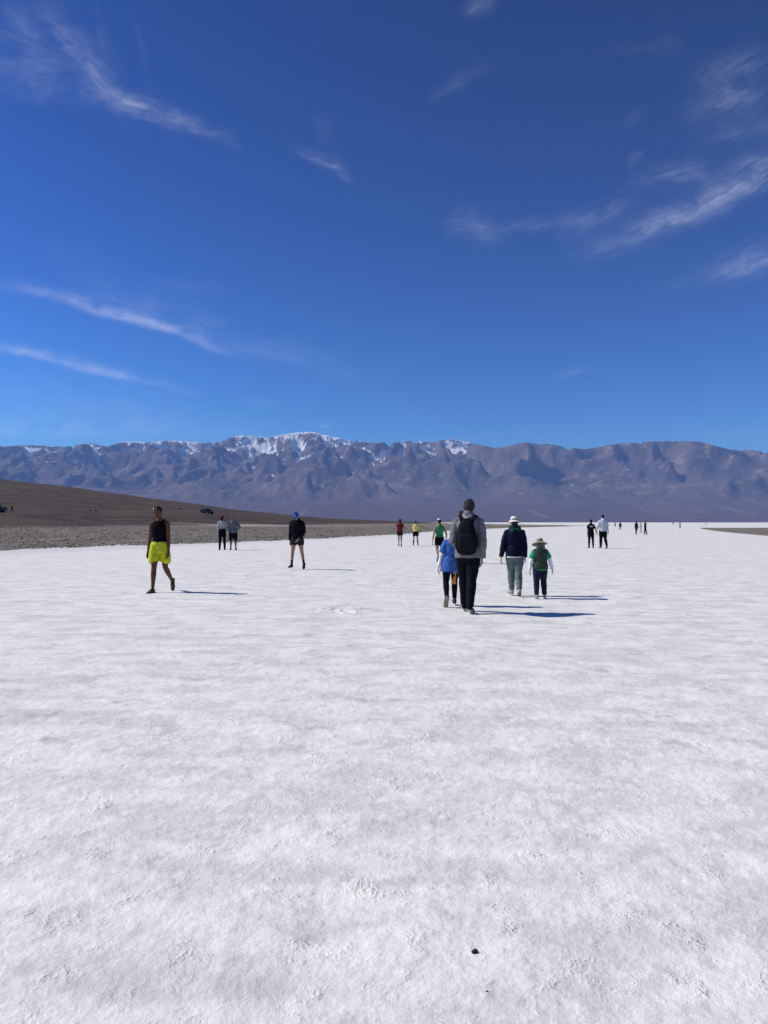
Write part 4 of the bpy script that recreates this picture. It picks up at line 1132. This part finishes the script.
def land_spot(px, row, y0=60, y1=590):
    yy = y0
    while yy < y1:
        x = U(px) * yy; z = land_at(x, yy)
        r = HROW - (z - EYE) / yy * FPX
        if r <= row: return Vector((x, yy, z))
        yy += 0.5
    return Vector((U(px) * y1, y1, land_at(U(px) * y1, y1)))

l1 = land_spot(12.0, 511.4)
q = walker('person in bright yellow top and dark trousers standing on the brown slope', 0, 0, min(2.0, 8.3 / FPX * l1.y), (.62, .50, .03), (.008, .010, .035), z=l1, rz=60, group=None, vox=.018, phase=.2)
l2 = land_spot(179.4, 510.6)
q = walker('tiny person in pale top on the brown slope left of the parked dark car', 0, 0, min(1.9, max(1.5, 5.0 / FPX * l2.y)), (.55, .50, .46), (.03, .028, .028), z=l2, rz=20, group=None, vox=.025, phase=.4)

# ------------------------------------------------------------------ parked cars
def vehicle(label, loc, rz, tilt, paint, group='cars parked on the slope', tall=1.0):
    root = empty('parked_car', loc); root.rotation_euler = (0, tilt, rz); tag(root, label, 'car', group)
    prof = [(-2.28, .42), (-2.32, .70), (-2.26, 1.02), (-2.16, 1.12), (-1.98, 1.60), (-1.80, 1.74), (-.6, 1.80), (.35, 1.74), (.62, 1.66), (1.12, 1.14), (1.95, 1.02), (2.22, .88), (2.30, .62), (2.26, .42)]
    bm = bmesh.new()
    ys = [-.93, -.90, -.55, .55, .90, .93]
    def w(y, z):   # tumblehome
        return y * (1 - .17 * max(0, (z - 1.1) / .7))
    rings = []
    for y in ys:
        sh = .0 if abs(y) < .92 else 1
        ring = []
        for (x, z) in prof:
            k = 0.975 if sh else 1.0
            zz = z * tall if z < 1.5 else z * tall - (.02 if abs(y) > .8 else 0)
            ring.append(bm.verts.new((x * k, w(y, z), (zz - .9) * k + .9)))
        rings.append(ring)
    n = len(prof)
    for a, b_ in zip(rings, rings[1:]):
        for i in range(n): bm.faces.new((a[i], a[(i + 1) % n], b_[(i + 1) % n], b_[i]))
    bm.faces.new(rings[0][::-1]); bm.faces.new(rings[-1])
    bmesh.ops.recalc_face_normals(bm, faces=bm.faces)
    def put(name, bm_, mat, par=root, bev=0):
        me = bpy.data.meshes.new(name); bm_.to_mesh(me); bm_.free(); me.materials.append(mat)
        o = link(bpy.data.objects.new(name, me), par)
        if bev:
            m_ = o.modifiers.new('b', 'BEVEL'); m_.width = bev; m_.segments = 2
        return o
    put('body', bm, paint, bev=.04)
    glass = cloth((.015, .018, .022), .08, 0, 'glass', 0); tyre = cloth((.02, .02, .02), .9, 1, 'rubber'); rim = cloth((.35, .35, .37), .3, 0, 'alloy', .05)
    def panel(name, pts, mat, thick=.02, nrm=(0, 1, 0)):
        b_ = bmesh.new(); nv = Vector(nrm).normalized() * thick
        A = [b_.verts.new(Vector(p)) for p in pts]; B = [b_.verts.new(Vector(p) + nv) for p in pts]
        b_.faces.new(A[::-1]); b_.faces.new(B)
        for i in range(len(pts)): b_.faces.new((A[i], A[(i + 1) % len(pts)], B[(i + 1) % len(pts)], B[i]))
        bmesh.ops.recalc_face_normals(b_, faces=b_.faces); return put(name, b_, mat)
    for g in (-1, 1):
        for (a, b_, c, d) in ((-1.98, -1.12, -1.06, -1.78), (-1.04, -.12, -.12, -1.02), (-.06, .98, .52, -.06)):
            panel('window', [(a, g * w(.925, 1.16), 1.16 * tall), (b_, g * w(.925, 1.16), 1.16 * tall), (c, g * w(.92, 1.62), 1.62 * tall), (d, g * w(.92, 1.62), 1.62 * tall)], glass, .016, (0, g, .3))
        panel('headlight', [(2.16, g * .50, .78), (2.10, g * .88, .78), (2.04, g * .88, .93), (2.12, g * .50, .93)], cloth((.7, .7, .72), .1, 0, 'lamp', 0), .14, (1, 0, .1))
        panel('tail_light', [(-2.20, g * .66, .86), (-2.20, g * .88, .86), (-2.16, g * .88, 1.08), (-2.16, g * .66, 1.08)], cloth((.3, .01, .01), .2, 0, 'lamp_red', 0), .12, (-1, 0, 0))
        for x in (-1.42, 1.42):
            b_ = bmesh.new(); bmesh.ops.create_cone(b_, cap_ends=True, segments=28, radius1=.37, radius2=.37, depth=.24); bmesh.ops.rotate(b_, verts=b_.verts, matrix=Matrix.Rotation(R(90), 3, 'X')); bmesh.ops.translate(b_, verts=b_.verts, vec=(x, g * .84, .37))
            wo = put('wheel', b_, tyre, bev=.03)
            b_ = bmesh.new(); bmesh.ops.create_cone(b_, cap_ends=True, segments=20, radius1=.23, radius2=.20, depth=.05); bmesh.ops.rotate(b_, verts=b_.verts, matrix=Matrix.Rotation(R(-90 * g), 3, 'X')); bmesh.ops.translate(b_, verts=b_.verts, vec=(x, g * .975, .37))
            put('rim', b_, rim, wo)
        panel('door_mirror', [(.86, g * .93, 1.12), (.98, g * .93, 1.12), (.98, g * 1.10, 1.16), (.86, g * 1.10, 1.16)], paint, .12, (0, 0, 1))
    panel('windscreen', [(1.10, -.72, 1.17 * tall), (1.10, .72, 1.17 * tall), (.66, .64, 1.63 * tall), (.66, -.64, 1.63 * tall)], glass, .03, (.8, 0, .6))
    panel('rear_window', [(-2.15, -.68, 1.18 * tall), (-2.15, .68, 1.18 * tall), (-2.00, .62, 1.58 * tall), (-2.00, -.62, 1.58 * tall)], glass, .03, (-1, 0, .3))
    return root
c1 = land_spot(206.8, 514.4)
vehicle('dark car parked on the brown slope above the standing pair', c1 - Vector((0, 0, .03)), R(-38), R(1.5), cloth((.010, .008, .012), .6, 0, 'paint', .05), tall=1.03)
c2 = land_spot(-10.0, 512.4)
vehicle('dark grey vehicle cut off by the left edge behind the person in yellow', c2 + Vector((0, 1.4, .0)), R(3), R(2), cloth((.085, .092, .088), .9, 0, 'paint', .05), tall=1.2)

# ------------------------------------------------------------------ loose rocks and pebbles
def rock(name, label, cat, loc, r, tone, seed, group=None, flat=.6):
    bm = bmesh.new(); bmesh.ops.create_icosphere(bm, subdivisions=3, radius=1.0)
    for v in bm.verts:
        c = v.co
        k = 1 + .45 * float(perlin(np.array([c.x * 1.3 + seed]), np.array([c.y * 1.3 + c.z * 1.7]), seed)[0]) + .2 * float(perlin(np.array([c.x * 3 + seed]), np.array([c.y * 3 - c.z * 3]), seed + 1)[0])
        v.co = Vector((c.x * 1.25, c.y * .9, c.z * flat)) * r * k
    me = bpy.data.meshes.new(name); bm.to_mesh(me); bm.free(); me.materials.append(cloth(tone, .9, 2, 'rock', .4))
    o = link(bpy.data.objects.new(name, me)); o.location = Vector(loc) + Vector((0, 0, r * flat * .45)); o.rotation_euler = (0, 0, seed * 1.3)
    tag(o, label, cat, group); return o
def salt_spot(px, row):
    p_ = Vector(spot(px, row))
    for _ in range(3):
        z = float(salt_height(np.array([p_.x]), np.array([p_.y]))[0]); p_ = Vector(spot(px, row, z))
    return p_
rock('pebble', 'small black pebble on the white salt near the bottom of the picture', 'pebble', salt_spot(474.8, 952.6), .0085, (.045, .043, .042), 3, flat=.8)
rock('pebble', 'tiny grey pebble, a speck just below the black one on the salt', 'pebble', salt_spot(486.8, 991.5), .0032, (.07, .07, .07), 5)
for i, (px, row, r, tone, lab) in enumerate(((90.0, 510.6, .42, (.03, .027, .026), 'dark boulder on the brown slope, left of two near the yellow-shorts walker'), (95.6, 511.3, .40, (.028, .025, .025), 'dark boulder on the brown slope, right of two near the yellow-shorts walker'),
        (16.8, 511.2, .20, (.50, .48, .46), 'small pale rock beside the person in yellow on the slope'))):
    L_ = land_spot(px, row); rock('boulder', lab, 'rock', L_, r, tone, 11 + i)
finish_pending()
